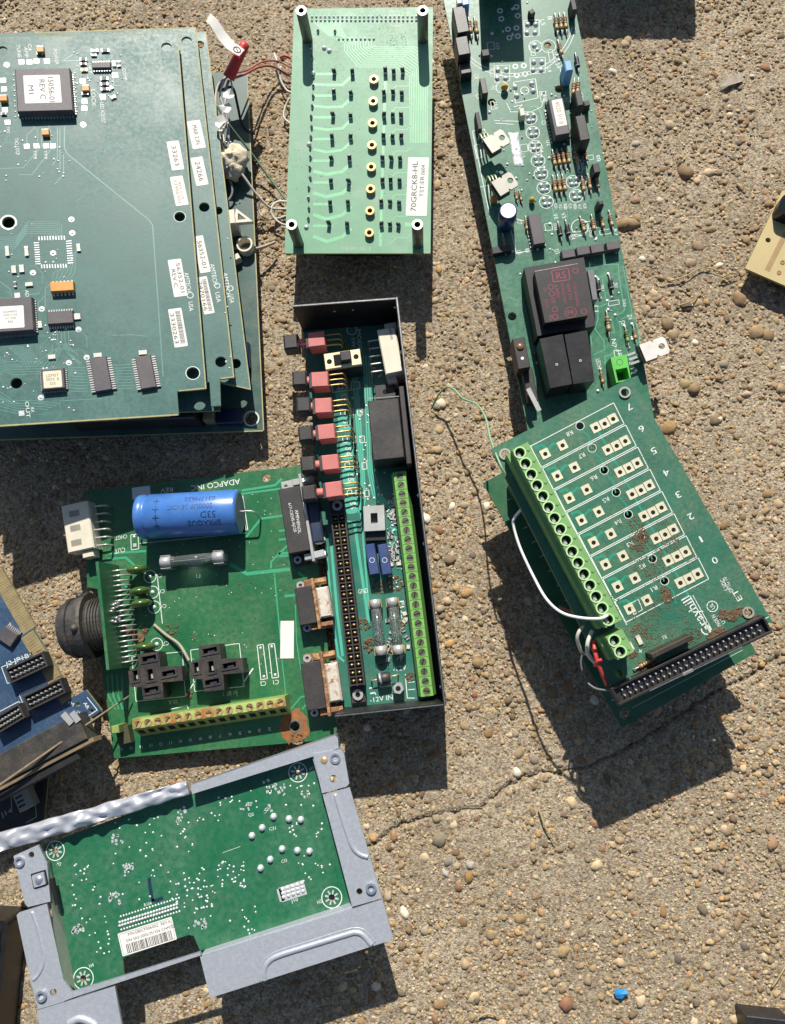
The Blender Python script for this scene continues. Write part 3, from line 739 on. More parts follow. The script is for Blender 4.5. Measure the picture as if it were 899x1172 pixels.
big = chip(F1, t1, 50.5, 102.5, 61, 56, 5.0, -.02, pins='lrtb', n=17, pin_out=.6, name='square_chip', ch=.5)
label(F1, big, 49, 102, 36, 40, -math.pi/2-.02, [('15056-01', .48, .15, .95), ('REV C', -.0, .15, .72), ('M1', -.62, .14, .32)], 5.0)
c2_ = chip(F1, t1, 15, 360, 44, 42, 5.0, -.02, pins='lrtb', n=14, pin_out=.6, name='square_chip', ch=.5)
label(F1, c2_, 12, 363, 30, 27, -.03, [('A5044005', .5, .1, .5), ('2000 7105', .2, .1, .5), ('UV 1300', -.1, .1, .4), ('B42', -.4, .1, .2)], 5.0, ink=mat('faded_ink', '6a6a66', .7))
ci = chip(F1, t1, 60.5, 433.5, 26, 25, 3.4, -.02, pins='lrtb', n=9, pin_out=.7, name='quad_chip')
label(F1, ci, 60.5, 434, 20, 20, -.02, [('LZM5T', .45, .16, .7), ('005 5', .0, .16, .7), ('DS', -.5, .16, .3)], 3.4, m=mat('cream_label', 'd9cfb4', .7, dust=.1), ink=mat('faded_ink', '6a6a66', .7))
chip(F1, t1, 116, 74, 21, 8.5, 2.2, -.02, pins='tb', n=7, name='small_chip', pin_out=1.1)
chip(F1, t1, 71, 327.5, 26, 12, 3.2, -.02, m=TANCAP, pins='tb', n=6, name='orange_capacitor_array', pin_out=1.4, ch=.2)
chip(F1, t1, 69, 363, 29, 16, 3.0, -.02, pins='tb', n=10, name='memory_chip', pin_out=1.6)
chip(F1, t1, 115.5, 428, 19, 41, 2.4, 0.07, pins='lr', n=14, name='memory_chip', pin_out=2.0)
chip(F1, t1, 167, 425.5, 18, 40, 2.4, 0.07, pins='lr', n=14, name='memory_chip', pin_out=2.0)
label(F1, t1, 201, 178, 37, 14, -math.pi/2+.06, [('33263', 0, .36, .7)])
label(F1, t1, 205.5, 218.5, 37, 14.5, -math.pi/2+.08, [('REV 2.1A', .3, .24, .6), ('53906301', -.3, .26, .8)], ink=mat('faded_red_ink', 'a58a7c', .7))
label(F1, t1, 203.5, 318, 46, 15, -math.pi/2+.05, [('56352-01', .42, .3, .8), ('REV C', -.42, .3, .5)])
label(F1, t1, 204, 375, 47, 15, -math.pi/2+.05, [('3330263', -.55, .3, .8)], bar=.35)
# faint scratches on the mask
sc = MB(); g = random.Random(2)
for pts, w in [([(129, 384), (150, 383), (169, 385)], .9), ([(107, 182), (122, 172), (134, 163), (142, 172), (153, 172)], 1.4), ([(112, 180), (124, 168), (133, 161)], .7), ([(95, 50), (120, 49)], .5), ([(86, 232), (98, 222), (118, 214)], .7), ([(140, 220), (160, 200)], .4), ([(150, 400), (140, 410)], .4)]:
    k = F1.s_at(*pts[0]); sc.strip([F1(*p) for p in pts], w*k, .015)
tag(sc.build('scratches', mat('scuffed_mask', '5f8880', .6, var=.3, vs=600), t1), kind='stuff')
# --- wires running from under the stack
WWH = mat('white_insulation', 'c8c3b8', .45, var=.06, dust=.2); WRED = mat('red_insulation', 'b8403c', .4, var=.1, dust=.15); WGRY = mat('grey_insulation', '8d8f92', .45, var=.08); WGRN = mat('pale_green_insulation', '7fa582', .45, var=.08); WPINK = mat('faded_red_insulation', '9c5a52', .5, var=.1)
sl = thing('wire_bundle_sleeve', Frame((263, 88, 30), (282, 48, 30)), 'red sleeve with a curled white paper tag sticking out of the upper left stack', 'cable tag')
iw = Matrix.Translation(-Vector((sl.matrix_world.translation)/U)); RI = sl.matrix_world.to_3x3().inverted()
def L3(px, py, z): return tuple(RI @ (P(px, py, z)-sl.matrix_world.translation/U))
MB().tube([L3(262, 89, 30), L3(270, 72, 34), L3(281, 50, 36)], lambda t: 3.6-.8*t, 12, 0, 4).build('red_sleeve', mat('red_heat_shrink', 'c23a35', .45, var=.1), sl)
tg = MB(); path = [(236, 25, 54), (240, 28, 52), (245, 36, 49), (251, 46, 46), (259, 55, 44), (268, 61, 43), (274, 64, 42)]
edge2 = [(241, 15, 50), (249, 22, 48), (256, 33, 45), (263, 42, 43), (269, 49, 42), (275, 53, 41), (280, 57, 40)]
n_ = len(path); tv = [L3(*p) for p in path]+[L3(*p) for p in edge2]; tv += [tuple(Vector(v)+Vector((0, 0, -.3))) for v in tv]
fs = [(i, i+1, n_+i+1, n_+i) for i in range(n_-1)]; fs += [tuple(2*n_+j for j in reversed(f)) for f in fs]
tg.add(tv, fs, 0, True); tagp = tg.build('paper_tag', LABEL, sl)
a, b = Vector(L3(270, 59.5, 42)), Vector(L3(277, 60, 41)); 
tt = MB(); tt.circle((0, 0), 2.0, .6, 0, 18); tt.strip([(-1.2, 0), (1.2, 0)], .5, 0)
nn = ((Vector(tv[n_+5])-Vector(tv[5])).cross(Vector(tv[6])-Vector(tv[5]))).normalized(); nn = nn if (sl.matrix_world.to_3x3() @ nn).z > 0 else -nn
ctr = (Vector(tv[5])+Vector(tv[n_+5]))/2+nn*.12; xx = nn.orthogonal().normalized(); yy = nn.cross(xx)
tt.v = [tuple(ctr+xx*v[0]+yy*v[1]) for v in tt.v]; tt.build('print', INK, tagp)
for nm, pts, r, m_, lb in [
    ('white_wire', [(260, 88, 28), (250, 98, 27), (247, 118, 26), (250, 150, 24), (262, 185, 22), (276, 198, 20), (292, 220, 14), (308, 237, 8), (318, 239, 5), (330, 239, 4)], .75, WWH, 'white wire crossing the cream foam lump towards the light green board'),
    ('white_wire', [(330, 231, 5), (318, 231, 6), (311, 238, 7), (313, 248, 6), (322, 256, 5), (332, 258, 4)], .7, WWH, 'short white wire loop curling beside the bottom left post of light green board'),
    ('grey_wire', [(262, 92, 28), (257, 110, 27), (259, 130, 26), (262, 150, 25), (262, 172, 24), (268, 186, 23)], .8, WGRY, 'grey wire hanging over the cream foam lump'),
    ('green_wire', [(248, 120, 26), (262, 142, 22), (290, 178, 10), (312, 208, 5), (330, 232, 4)], .65, mat('dull_green_insulation', '5f7a62', .5), 'dull green wire running diagonally from the upper left stack'),
    ('red_wire', [(266, 90, 30), (280, 85, 24), (296, 77, 16), (312, 76, 9), (332, 86, 5)], .75, WPINK, 'dull red wire leaving the red sleeve towards the light green board'),
    ('red_wire', [(321, 66, 4), (327, 64, 6), (333, 67, 5)], .8, WRED, 'short bright red wire end at left edge of the light green board'),
    ('white_wire', [(314, 61, 5), (318, 72, 6), (322, 82, 5), (334, 88, 4)], .7, WWH, 'white wire with pinkish end at the left edge of the light green board'),
    ('white_wire', [(322, 76, 6), (321, 90, 5), (328, 103, 4), (334, 106, 4)], .7, WWH, 'thin white wire curling behind the left edge of the light green board'),
    ('white_wire', [(332, 112, 4), (327, 122, 3), (325, 134, 3), (333, 142, 3)], .65, WWH, 'small white wire bend below the others at the left edge of light green board'),
    ('brown_wire', [(262, 283, 14), (280, 285, 12), (296, 284, 10), (308, 280, 8), (315, 277, 6)], .9, mat('tan_insulation', 'a39684', .6), 'dirty tan wire end poking out of the right side of the upper left stack'),
    ('white_wire', [(258, 90, 27), (252, 108, 28), (256, 124, 26), (252, 146, 24), (248, 166, 22), (256, 176, 24), (252, 196, 22)], .6, WWH, 'thin white wire twisting down the gap right of the upper left stack'),
    ('white_wire', [(264, 90, 29), (266, 104, 26), (258, 116, 27), (262, 132, 24), (256, 150, 22), (258, 168, 22)], .55, WWH, 'thin white wire crossing over the torn paper scraps'),
    ('grey_wire', [(256, 198, 20), (264, 208, 18), (266, 222, 16), (258, 232, 15), (252, 226, 15)], .7, WGRY, 'grey wire loop below the cream foam lump'),
    ('red_wire', [(268, 84, 28), (284, 80, 20), (300, 71, 13), (318, 70, 7), (334, 78, 5)], .55, WPINK, 'thinner dull red wire running beside the red wire from the sleeve'),
    ('white_wire', [(300, 226, 9), (296, 240, 5), (304, 250, 4), (318, 250, 4), (330, 246, 4)], .5, WWH, 'hair-thin white wire under the loop beside the light green board'),
    ('black_wire', [(256, 92, 26), (251, 104, 24), (266, 100, 24), (272, 120, 18), (276, 138, 14), (284, 150, 12), (292, 153, 11)], .8, PLASTIC, 'black wire curving along the right edge of the upper left stack')]:
    tag(wire(nm, pts, r, m_), lb, 'wire')
# ================================================================ light green relay-rack board with four posts
ZB0, ZB1 = 32.0, 26.0
FB = Frame((326, 290, ZB1), (493, 290, ZB1), (337, 10, ZB0))
tb = thing('rack_circuit_board', FB, 'light green board seen from its solder side with four upright posts', 'circuit board')
MB_ = pcb('mask_light_green', '629876', .45, .44, dustc='a9b9a0', ds=45, c2='7a9f82', c2s=22, c2t=.58)
TRB = mat('trace_light', '7bbd8e', .4, var=.08)
board(FB, tb, [(337, 10), (496, 8), (493, 290), (326, 290)], [], MB_)
q = Prints(FB)
def zb(x, y): return (310+x*.2561, y*.256)
for i in range(25):
    for yy in (76, 92):
        x, y = zb(185+i*19.4, yy); q.dot(x, y, 1.5, .9)
for i in range(9): q.dot(*zb(305+i*19.5, 175), 1.5, .9)
# nested tracks from the header to the right edge and down
for i in range(11):
    x0 = 200+i*11
    q.trace([zb(x0, 95), zb(x0, 105+i*1), zb(x0+60-i*2, 160+i*4), zb(310+i*10-0, 165+i*1)], .9)
    q.trace([zb(330+i*12, 182), zb(330+i*12, 225-i*2), zb(390+i*9, 300-i*9), zb(560+i*9, 300-i*9), zb(620+i*8, 340-i*9), zb(625+i*7.5, 640)], .9)
for r in range(8):
    y = 335+r*97
    q.trace([zb(190, y-4), zb(280, y-4)], 3.2)
    q.trace([zb(190, y+42), zb(250, y+45+r*3), zb(320, y+45), zb(360, y+8)], 3.4 if r < 4 else 4.2)
    q.trace([zb(512-r*3, y+10), zb(512-r*3, y+88)], 3.0)
    q.trace([zb(530, y+80), zb(560, y+50), zb(610, y+50), zb(628, y+32)], .9)
q.trace([zb(600, 1005), zb(640, 1005)], 5)
PINB = MB(); PINB.cyl((0, 0), .8, 0, 1.9, 8, 0, .55); PINB.dome((0, 0), 1.0, 0, 1.1, 8, 1)
pinb = PINB.mesh('terminal_pin', [mat('dark_tin', '4c4e4e', .45, .6), SOLDER])
pinb2 = MB().obox((0, 0), (2.2, 1.1), 0, 0, 4.0, .3, 0).dome((0, 0), 1.25, 0, 1.0, 8, 1).mesh('terminal_lug', [mat('dark_tin', '4c4e4e', .45, .6), SOLDER])
for r in range(8):
    for cx, tilt in ((287, -3.4), (365, -3.0), (512, -2.6), (550, -2.4), (590, -2.4)):
        x, y = zb(cx+tilt*r*1.0, 325+r*97.5); o = inst(pinb2, 'terminal_lug', tb, FB(x+rng.uniform(-.5, .5), y+rng.uniform(-.7, .7)), 0, 0); o.rotation_euler = (rng.uniform(-.16, .16), rng.uniform(-.16, .16), rng.uniform(-.25, .25)); o.scale = (1, 1, rng.uniform(.75, 1.1))
for i in range(15): x, y = zb(192-i*1.8, 378+i*45.5-45); inst(pinb, 'terminal_pin', tb, FB(x+rng.uniform(-.8, .8), y+2)).rotation_euler = (rng.uniform(-.2, .2), rng.uniform(-.2, .2), 0)
for x, y in ((212, 140), (288, 142), (178, 215), (186, 258)): inst(pinb, 'terminal_pin', tb, FB(*zb(x, y)))
for x, y in ((190, 328), (172, 645), (160, 1016), (240, 215), (262, 228)): q.dot(*zb(x, y), 3.0, 1.2)
for r in range(8):
    x, y = zb(461-r*2.9, 353+r*98); k = FB.s_at(x, y, 2.4); c = FB(x, y, 2.4)
    g = MB().ring(c, 2.8*k, 5.2*k, 0, 2.4, 18); o = g.build('brass_ring', BRASS, tb); MB().disc(c, 2.7*k, .1, 14).build('socket_bore', DARK, o)
q.text('THERMO REV X', zb(310, 1112), zb(450, 1112), 5)
q.done(tb, TRB, SILKD)
POST = mat('nickel_post', '76716a', .45, .45, var=.2, vs=200, dust=.25)
for px, py, a in ((345, 12, 0), (484, 12, .3), (334, 257, .1), (478, 257, .5)):
    hh = 22; c = FB(px, py, hh); o = MB().lathe((c.x, c.y, 0), (0, 0, 1), [(0, 3.1), (hh-.5, 3.1), (hh, 2.8)], 8, 0, True, True, False).build('post', POST, tb)
    MB().ring(c, 1.7, 3.0, hh-.6, hh+.1, 20).build('post_rim', mat('bright_rim', 'dcdad4', .4, .5), o); MB().disc(c, 1.75, hh-3, 12).build('post_bore', DARK, o)
label(FB, tb, 478, 213.5, 71, 24, math.pi/2-.02, [('70GRCK8-HL', .3, .26, .86), ('TST:ER', -.42, .19, .36)], name='paper_label')
_c = FB(478, 213.5); _k = FB.s_at(478, 213.5); MB().text('0604', (_c.x+6*_k, _c.y+20*_k), 4.3*_k/.7, math.pi/2-.02, ZL+.03).build('print', INK, tb)
# sockets and terminal row underneath, on which it rests
for r in range(8): 
    c = FB(*zb(420-r*3, 340+r*97.5)); MB().obox(c, (46, 9), 0, -25, 23.4, .4).build('module_socket', PLASTIC, tb)
# ================================================================ black steel tray with circuit board
ZR = 42.0
FC = Frame((383, 818, 9.0), (508, 806, 9.0))
FCR = Frame((383, 818, ZR), (508, 806, ZR))
PAINT = mat('black_painted_steel', '101113', .45, 0, var=.2, bump=.35, bs=900, dust=.05)
WORN = mat('worn_edge', '8f9296', .4, .7, var=.3, vs=400)
tc_ = thing('steel_tray', FC, 'black steel tray with circuit board, red push buttons and long green terminal strip', 'electronic module')
def c3(px, py): return FC(px, py, ZR-9.0)
TL, TR, BR, BL = c3(335, 349), c3(455.5, 340), c3(511, 807.5), c3(383.5, 821)
HT = ZR-9.0; FLO = -7.5
dn = (BR-TR).normalized(); dx = (TR-TL).normalized(); dx2 = (BR-BL).normalized()
tray = MB(); T = 1.2
def wall(a, b, th, z0, z1, ch=True):
    d = (b-a).normalized(); n = Vector((-d.y, d.x))*th
    pts = [a, b, b+n, a+n]
    tray.plate([tuple(p) for p in pts], z0, z1)
TLi = TL; 
tray.plate([tuple(p) for p in (TL, TR, BR, BL)], FLO-T, FLO)
wall(TR-dx*1.3, TL, T, FLO+.02, HT); wall(BR, TR, T, FLO+.02, HT-.06); wall(BL, BR-dx2*1.3, T, FLO+.02, HT-.03)
tr_o = tray.build('tray', PAINT, tc_)
rim = MB()
for a, b in ((TR-dx*1.3, TL), (BR, TR), (BL, BR-dx2*1.3)):
    d = (b-a).normalized(); n = Vector((-d.y, d.x)); rim.strip([a+n*.6, b+n*.6], .45, HT+.04)
rim.build('worn_rim', WORN, tr_o)
# bright dimples in the end walls and holes in the right wall
rv = MB()
for t in (.38, .56):
    p = TL+(TR-TL)*t; rv.ell((p.x, p.y-1.4, HT-9), (.7, .5, .7), 8, 6)
p = TR+Vector((-3, -3)); rv.ell((p.x+1, p.y, HT-6), (.9, .5, 1.1), 8, 6)
for t in (.13, .5, .62, .96):
    p = TR+(BR-TR)*t; rv.ell((p.x-1.5, p.y, HT-8), (.6, 1.0, 1.0), 8, 6)
tag(rv.build('rivets', TIN, tr_o), kind='stuff')
MC = pcb('mask_teal_bright', '1b6a5c', .3, .34); TRC = mat('trace_bright_teal', '4fae96', .38, var=.08)
board(FC, tc_, [(347, 375), (449, 368), (492, 800), (391, 810)], [], MC)
q = Prints(FC)
def z1(x, y): return (310+x*.2336, 330+y*.2336)
def z2(x, y): return (310+x*.2389, 560+y*.2389)
# bright tracks
for i in range(4): q.trace([z1(455+i*12, 330), z1(462+i*12, 480), z1(478+i*10, 900), z1(500+i*12, 1010), z1(560+i*14, 1080)], 1.6)
for i in range(3): q.trace([z1(395+i*10, 340), z1(410+i*10, 520), z1(440+i*9, 900), z1(445+i*9, 1040), z1(430+i*8, 1100)], 1.7)
q.trace([z2(258, 200), z2(300, 640), z2(325, 800), z2(352, 825)], 2.4).trace([z2(285, 210), z2(320, 600), z2(345, 800)], 3.0)
q.trace([z2(400, 150), z2(470, 640)], 3.4).trace([z2(430, 100), z2(440, 200), z2(470, 560)], 2.2).trace([z2(350, 150), z2(410, 160)], 2.2)
for i in range(6): q.trace([z2(560+i*4, 60+i*40), z2(600+i*6, 80+i*40)], 2)
for y, s_ in ((530, 'S2'), (660, 'S3'), (795, 'S4'), (925, 'S5'), (1060, 'S6')):
    x = 350+(y-530)*.085
    a = FC(*z1(x, y)); k = FC.s_at(*z1(x, y))
    q.tr.plate(rrect(a, 62*.2336*k, 90*.2336*k, 2.4), 0.0, ZT)
    q.text(s_, z1(x+8, y-18), z1(x+10, y+22), 6.5)
    for j in range(3): q.line([z1(x-20+j*42, y-70), z1(x+2+j*42, y-72), z1(x+4+j*42, y-40), z1(x-18+j*42, y-38)], .8, True)
q.circle(*z1(398, 205), 5.5, .9).text('MODEL', z1(432, 200), z1(440, 320), 4.5).text('SW 1', z1(405, 240), z1(408, 310), 4)
q.line([z1(300, 470), z1(412, 455), z1(416, 495), z1(304, 510)], .8, True)
q.text('GND', z2(418, 490), z2(466, 484), 5.2).text('-12V IN', z2(474, 1010), z2(585, 995), 5.4).text('-12V', z2(585, 862), z2(650, 852), 5.5).text('J1', z2(488, 985), z2(482, 948), 5)
q.text('FUSE', z2(628, 530), z2(640, 650), 5)
q.line([z2(645, 885), z2(655, 1000), z2(690, 1000)], .9).line([z2(660, 925), z2(690, 922)], .9).line([z2(660, 960), z2(692, 958)], .9).line([z2(520, 905), z2(575, 895), z2(578, 940), z2(524, 948)], .8, True)
q.circle(*z2(318, 85), 5.6, .8)
for i in range(60): q.dot(*z1(rng.uniform(400, 560), rng.uniform(380, 1080)), rng.uniform(.8, 1.6))
for i in range(70): q.dot(*z2(rng.uniform(555, 640), rng.uniform(0, 480)), rng.uniform(.8, 1.8), .8)
for i in range(40): q.passive(*z2(rng.uniform(570, 625), rng.uniform(20, 430)), 6, 4, rng.choice([0, 1.57, .3]), rng.choice([0, 0, 2]))
for i in range(24): q.passive(*z2(rng.uniform(560, 660), rng.uniform(430, 840)), 5, 4, rng.uniform(0, 3), rng.choice([0, 2]))
q.done(tc_, TRC)
# push buttons: black cap, red stem, red body, gold legs
AX = FC.ang((350, 435), (372, 432), 10)
def button(bx, by, cx, cy, wide=23):
    hB = 21.0
    cb, cc = FC(bx, by, hB), FC(cx, cy, hB-1.0); k = FC.s_at(bx, by, hB); d = cb-cc; ang = math.atan2(d.y, d.x)*.4+.02
    L = math.hypot(*d)
    o = MB().obox(cb, (wide*k*.86, 18*k), ang, hB-10.5, 10.5, .5).build('push_button', REDP, tc_)
    MB().obox(cb+Vector((-10.6*k, -.3)), (1.6, 17.4*k), ang, hB-11, 11, .2).build('bezel', BLACK, o)
    MB().rod((cb.x-8*k, cb.y-.4, hB-4.2), (cc.x+4*k, cc.y-.2, hB-4.2), 2.6, 12).build('stem', REDP, o)
    MB().obox(cc, (17*k, 18*k), ang, hB-10.0, 9.4, 1.0).build('button_cap', BLACK, o)
    lg = MB()
    for i, off in enumerate((-5, 0, 5)):
        x0 = cb.x+9*k; y0 = cb.y+off*.5
        lg.tube([(x0, y0+off*.1, hB-3.5-i*.2), (x0+6, y0+off*.1+.3, hB-4.2), (x0+9, y0+off*.12, hB-5.5), (x0+9.6, y0+off*.12, -.4)], .45, 6, 0, 3)
    tag(lg.build('gold_legs', GOLD, o), kind='stuff')
for a in ((362, 388, 333, 391), (366, 434, 343, 433), (370, 464, 347.5, 463), (373.5, 494, 350, 496), (378, 529, 352.5, 531), (382, 560, 354, 564)): button(*a)
# slide switch
c = FC(392.5, 411, 18); k = FC.s_at(392, 411, 18)
o = MB().obox(c, (42*k, 19*k), .04, 15.5, 2.5, .3).build('slide_switch', mat('cream_steel', 'd8cfa8', .5, .3, var=.1), tc_)
MB().obox(c-Vector((0, 1.5)), (40*k, 15*k), .04, 0, 15.5).build('switch_body', PLASTIC, o)
MB().obox(c+Vector((-.8, 0)), (17*k, 12*k), .04, 18.02, .5).build('slot', DARK, o); MB().obox(c+Vector((2, .3)), (12*k, 11*k), .04, 18.1, 4, .4).build('slider', PLASTIC, o)
for sg in (-1, 1): MB().disc(c+Vector((sg*15.5*k, sg*.6)), 1.5, 18.05, 14).build('screw_hole', DARK, o)
# white power connector with bent pins
c = FC(447, 401, 20); k = FC.s_at(447, 401, 20)
o = MB().obox(c, (21*k, 55*k), .09, 1, 19, .6).build('white_connector', IVORY, tc_)
MB().obox(c+Vector((1.5, 32*k)), (14*k, 10*k), .09, 2, 14, .5).build('latch', IVORY, o); MB().obox(c+Vector((-.5, -31*k)), (11*k, 8*k), .09, 2, 13, .5).build('latch', IVORY, o)
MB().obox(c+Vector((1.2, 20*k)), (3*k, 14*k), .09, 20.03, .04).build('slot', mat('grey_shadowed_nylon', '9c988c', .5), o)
pn = MB()
for i in range(5):
    y = c.y+(21-i*9.5)*k; x = c.x-10*k
    pn.tube([(x+1, y, 12), (x-6, y-.2, 12), (x-7, y-.3, 11), (x-7, y-.3, 0)], .5, 6, 0, 2)
tag(pn.build('pins', TIN, o), kind='stuff')
# black relay with a fin
hR = 22
a_ = FC.ang((428, 528), (421, 455), hR)-math.pi/2
c = FC(442, 491, hR); k = FC.s_at(442, 491, hR)
o = MB().obox(c, (36*k, 71*k), a_, 0, hR, .5).build('relay', mat('black_satin', '242528', .45, var=.15, dust=.2), tc_)
c = FC(464, 486, hR+2); MB().obox(c, (6*k, 92*k), a_, 2, hR, .4).build('bracket', BLACK, o)
c = FC(441, 447, 14); MB().obox(c, (24*k, 18*k), a_, 0, 12, .3).build('bracket_foot', BLACK, o)
MB().disc(c, 1.5, 12.05, 14).build('screw_hole', DARK, o)
MB().strip([FC(422, 456, hR), FC(457, 453.5, hR)], .35, hR+.04).build('worn_edge', WORN, o)
# terminal strip, one screw well per way
hT = 14
pa, pb = FC(457.8, 545, hT), FC(488.5, 791, hT); d = pb-pa; NT = 24; ang = math.atan2(d.y, d.x); k = FC.s_at(470, 660, hT)
dd = d.normalized(); nn = Vector((-dd.y, dd.x)); nn = nn if nn.x > 0 else -nn
o = MB().prism([(-4.6, 0), (-4.6, 8), (-3.2, hT), (3.2, hT), (4.8, 6), (4.8, 0)], tuple((pa-dd*2.6).to_3d()), tuple(nn.to_3d()), (0, 0, 1), tuple(dd.to_3d()), d.length+5.2).build('terminal_strip', TGREEN, tc_)
scr = MB(); scr.ring((0, 0), 1.95, 2.3, 0, .25, 14, 0); scr.disc((0, 0), 1.95, .06, 14, 1); scr.obox((0, 0), (3.4, .55), .6, .08, .04, 0, 2)
scm = scr.mesh('screw', [TGREEN, mat('dull_screw', '6b6a5a', .45, .6, var=.2), DARK])
for i in range(NT): 
    p = pa+d*(i/(NT-1)); inst(scm, 'screw', o, p, hT, rng.uniform(-.9, .9))
gr = MB()
for i in range(NT-1):
    p = pa+d*((i+.5)/(NT-1)); gr.obox(p-nn*.0, (6.2, .3), ang+math.pi/2, hT+.02, .06)
tag(gr.build('divider_lines', mat('terminal_green_dark', '4d7d3a', .5), o), kind='stuff')
# card-edge socket
hS = 9; pa, pb = FC(387.5, 593, hS), FC(408.5, 779, hS); d = pb-pa; dd = d.normalized(); ang = math.atan2(d.y, d.x); k = FC.s_at(397, 690, hS)
W = 19*k; md = (pa+pb)/2; nn = Vector((-dd.y, dd.x))
o = MB().obox(md, (d.length+6, W*.9), ang, 0, hS-3, 0).build('edge_socket', PLASTIC, tc_)
fr_ = MB(); 
for sg in (-1, 0, 1): fr_.obox(md+nn*sg*W*.42, (d.length+6, 1.0 if sg else .8), ang, hS-3, 3.0, .15)
for i in range(23): fr_.obox(pa+d*((i-.5)/21), (.7, W*.84), ang, hS-3, 2.7)
fr_.build('socket_frame', BLACK, o)
ct = MB(); ct.ell((0, 0, 0), (1.15, 1.5, 1.6), 8, 6)
ctm = ct.mesh('contact', [mat('tarnished_gold', 'a08a62', .35, .8, var=.2)])
for i in range(22):
    for sg in (-1, 1): inst(ctm, 'contact', o, pa+d*(i/21)+nn*sg*W*.2, hS-2.2, ang)
for sg, p in ((-1, (386.5, 579)), (1, (410, 795))):
    c = FC(*p, 4); e = MB().obox(c, (17*k, 19*k), ang+1.57, 0, 4, .3).build('mounting_ear', BLACK, o)
    MB().ring(c, 1.4, 2.9, 4, 5.2, 12).build('screw', TIN, e); MB().disc(c, 1.4, 4.5, 10).build('screw_recess', DARK, e)
# square grey switch, two blue trimmers, fuses, diode, standoff
c = FC(428.5, 593, 9); k = FC.s_at(428, 593, 9)
o = MB().plate(rrect(c, 24*k, 29*k, .5, -.05), 0, 9, [rrect(c, 8*k, 12*k, .3, -.05)]).build('rocker_switch', mat('grey_plastic', 'a8aaa8', .5, dust=.2), tc_)
MB().obox(c, (8*k, 12*k), -.05, 0, 5).build('rocker', mat('dark_grey_plastic', '4c5050', .5), o)
c = FC(430, 613, 6); MB().obox(c, (24*k, 12*k), -.05, 0, 6, .3).build('switch_base', PLASTIC, o)
BLU = mat('blue_trimmer', '2c4474', .4, var=.1, dust=.15)
for px in (426, 440.5):
    c = FC(px, 640, 9); o = MB().obox(c, (11*k, 35*k), .07, 0, 9, .4).build('blue_trimmer', BLU, tc_); MB().circle(c+Vector((0, -.5)), 1.3, .25, 9.04, 16).build('adjuster_mark', SILK, o)
def fuse(F, parent, a, b, r, z, capl=5.0):
    A, B = F(*a, z), F(*b, z); A3, B3 = Vector((A.x, A.y, z)), Vector((B.x, B.y, z)); u = (B3-A3).normalized(); L = (B3-A3).length
    g = MB().lathe(A3+u*capl*.8, u, [(0, r*.93), (L-capl*1.6, r*.93)], 16, 0, True).build('glass_fuse', GLASS, parent)
    for s_, p in ((1, A3), (-1, B3)): MB().lathe(p, u*s_, [(0, r*.7), (.4, r), (capl, r), (capl, r*.9)], 16).build('end_cap', TIN, g)
    MB().rod(A3+u*capl, B3-u*capl, .15, 5).build('filament', TIN, g)
    for p in (A3+u*capl*.5, B3-u*capl*.5):
        s2 = MB(); n = Vector((-u.y, u.x, 0)); 
        for sg in (-1, 1): s2.prism([(-capl*.45, 0), (capl*.45, 0), (capl*.45, z+r*.4), (-capl*.45, z+r*.4)], p*1.0+n*sg*(r+.15)-Vector((0, 0, z)), u, (0, 0, 1), n*sg, .4)
        s2.prism([(-capl*.45, .0), (capl*.45, .0), (capl*.45, z-r), (-capl*.45, z-r)], p-n*r*.8-Vector((0, 0, z)), u, (0, 0, 1), n, r*1.6); s2.build('fuse_clip', TIN if parent is not tc_ else BRASS, g)
    return g
fuse(FC, tc_, (429, 686), (437, 750), 3.0, 5); fuse(FC, tc_, (449, 684), (457, 749), 3.0, 5)
c0 = FC(440, 776, 4); o = MB().lathe((c0.x-3.6, c0.y-.5, 4), (1, .12, 0), [(0, 2.6), (.3, 3.2), (6.6, 3.2), (7, 2.6)], 14).build('power_diode', mat('dark_epoxy', '2e3034', .45, dust=.2), tc_)
MB().lathe((c0.x-2.6, c0.y-.4, 4), (1, .12, 0), [(0, 3.25), (1.2, 3.25)], 14).build('band', mat('silver_band', 'aab0b4', .4, .3), o)
MB().tube([(c0.x-3.4, c0.y-.5, 4), (c0.x-6, c0.y-.7, 4), (c0.x-7, c0.y-.8, 3), (c0.x-7, c0.y-.8, 0)], .4, 6, 0, 2).tube([(c0.x+3.2, c0.y+.4, 4), (c0.x+6.5, c0.y+.8, 4), (c0.x+7.4, c0.y+.9, 3), (c0.x+7.4, c0.y+.9, 0)], .4, 6, 0, 2).build('leads', BRASS, o)
c0 = FC(456, 788, 7); o = MB().lathe((c0.x, c0.y, 0), (0, 0, 1), [(0, 3), (7, 3)], 6, 0, False).build('standoff', TIN, tc_); MB().disc(c0, 1.4, 7.05, 12).build('bore', DARK, o)
# dry dirt caught round the fuses
def crumbs(F, parent, spots, seed, m=None, name='dirt_crumbs', up=.6):
    g = random.Random(seed); d = MB()
    bv, bf = ico(0)
    for px, py, rp, n, sz in spots:
        for i in range(n):
            a = g.uniform(0, 6.28); rr = rp*math.sqrt(g.random()); p = F(px+rr*math.cos(a), py+rr*math.sin(a)*.9); s_ = sz*g.uniform(.4, 1.3)
            d.add([(p.x+v[0]*s_*g.uniform(.7, 1.3), p.y+v[1]*s_*g.uniform(.7, 1.3), up*s_*g.random()+v[2]*s_*.7) for v in bv], [tuple(f) for f in bf], 0, False)
    o = d.build(name, m or DIRT, parent); return tag(o, kind='stuff')
crumbs(FB, tb, [(440, 40, 30, 60, .18), (400, 120, 60, 90, .16), (360, 200, 40, 60, .18), (430, 230, 50, 70, .16), (456, 48, 10, 50, .2)], 31, mat('flux_residue', '5c6a58', .9))
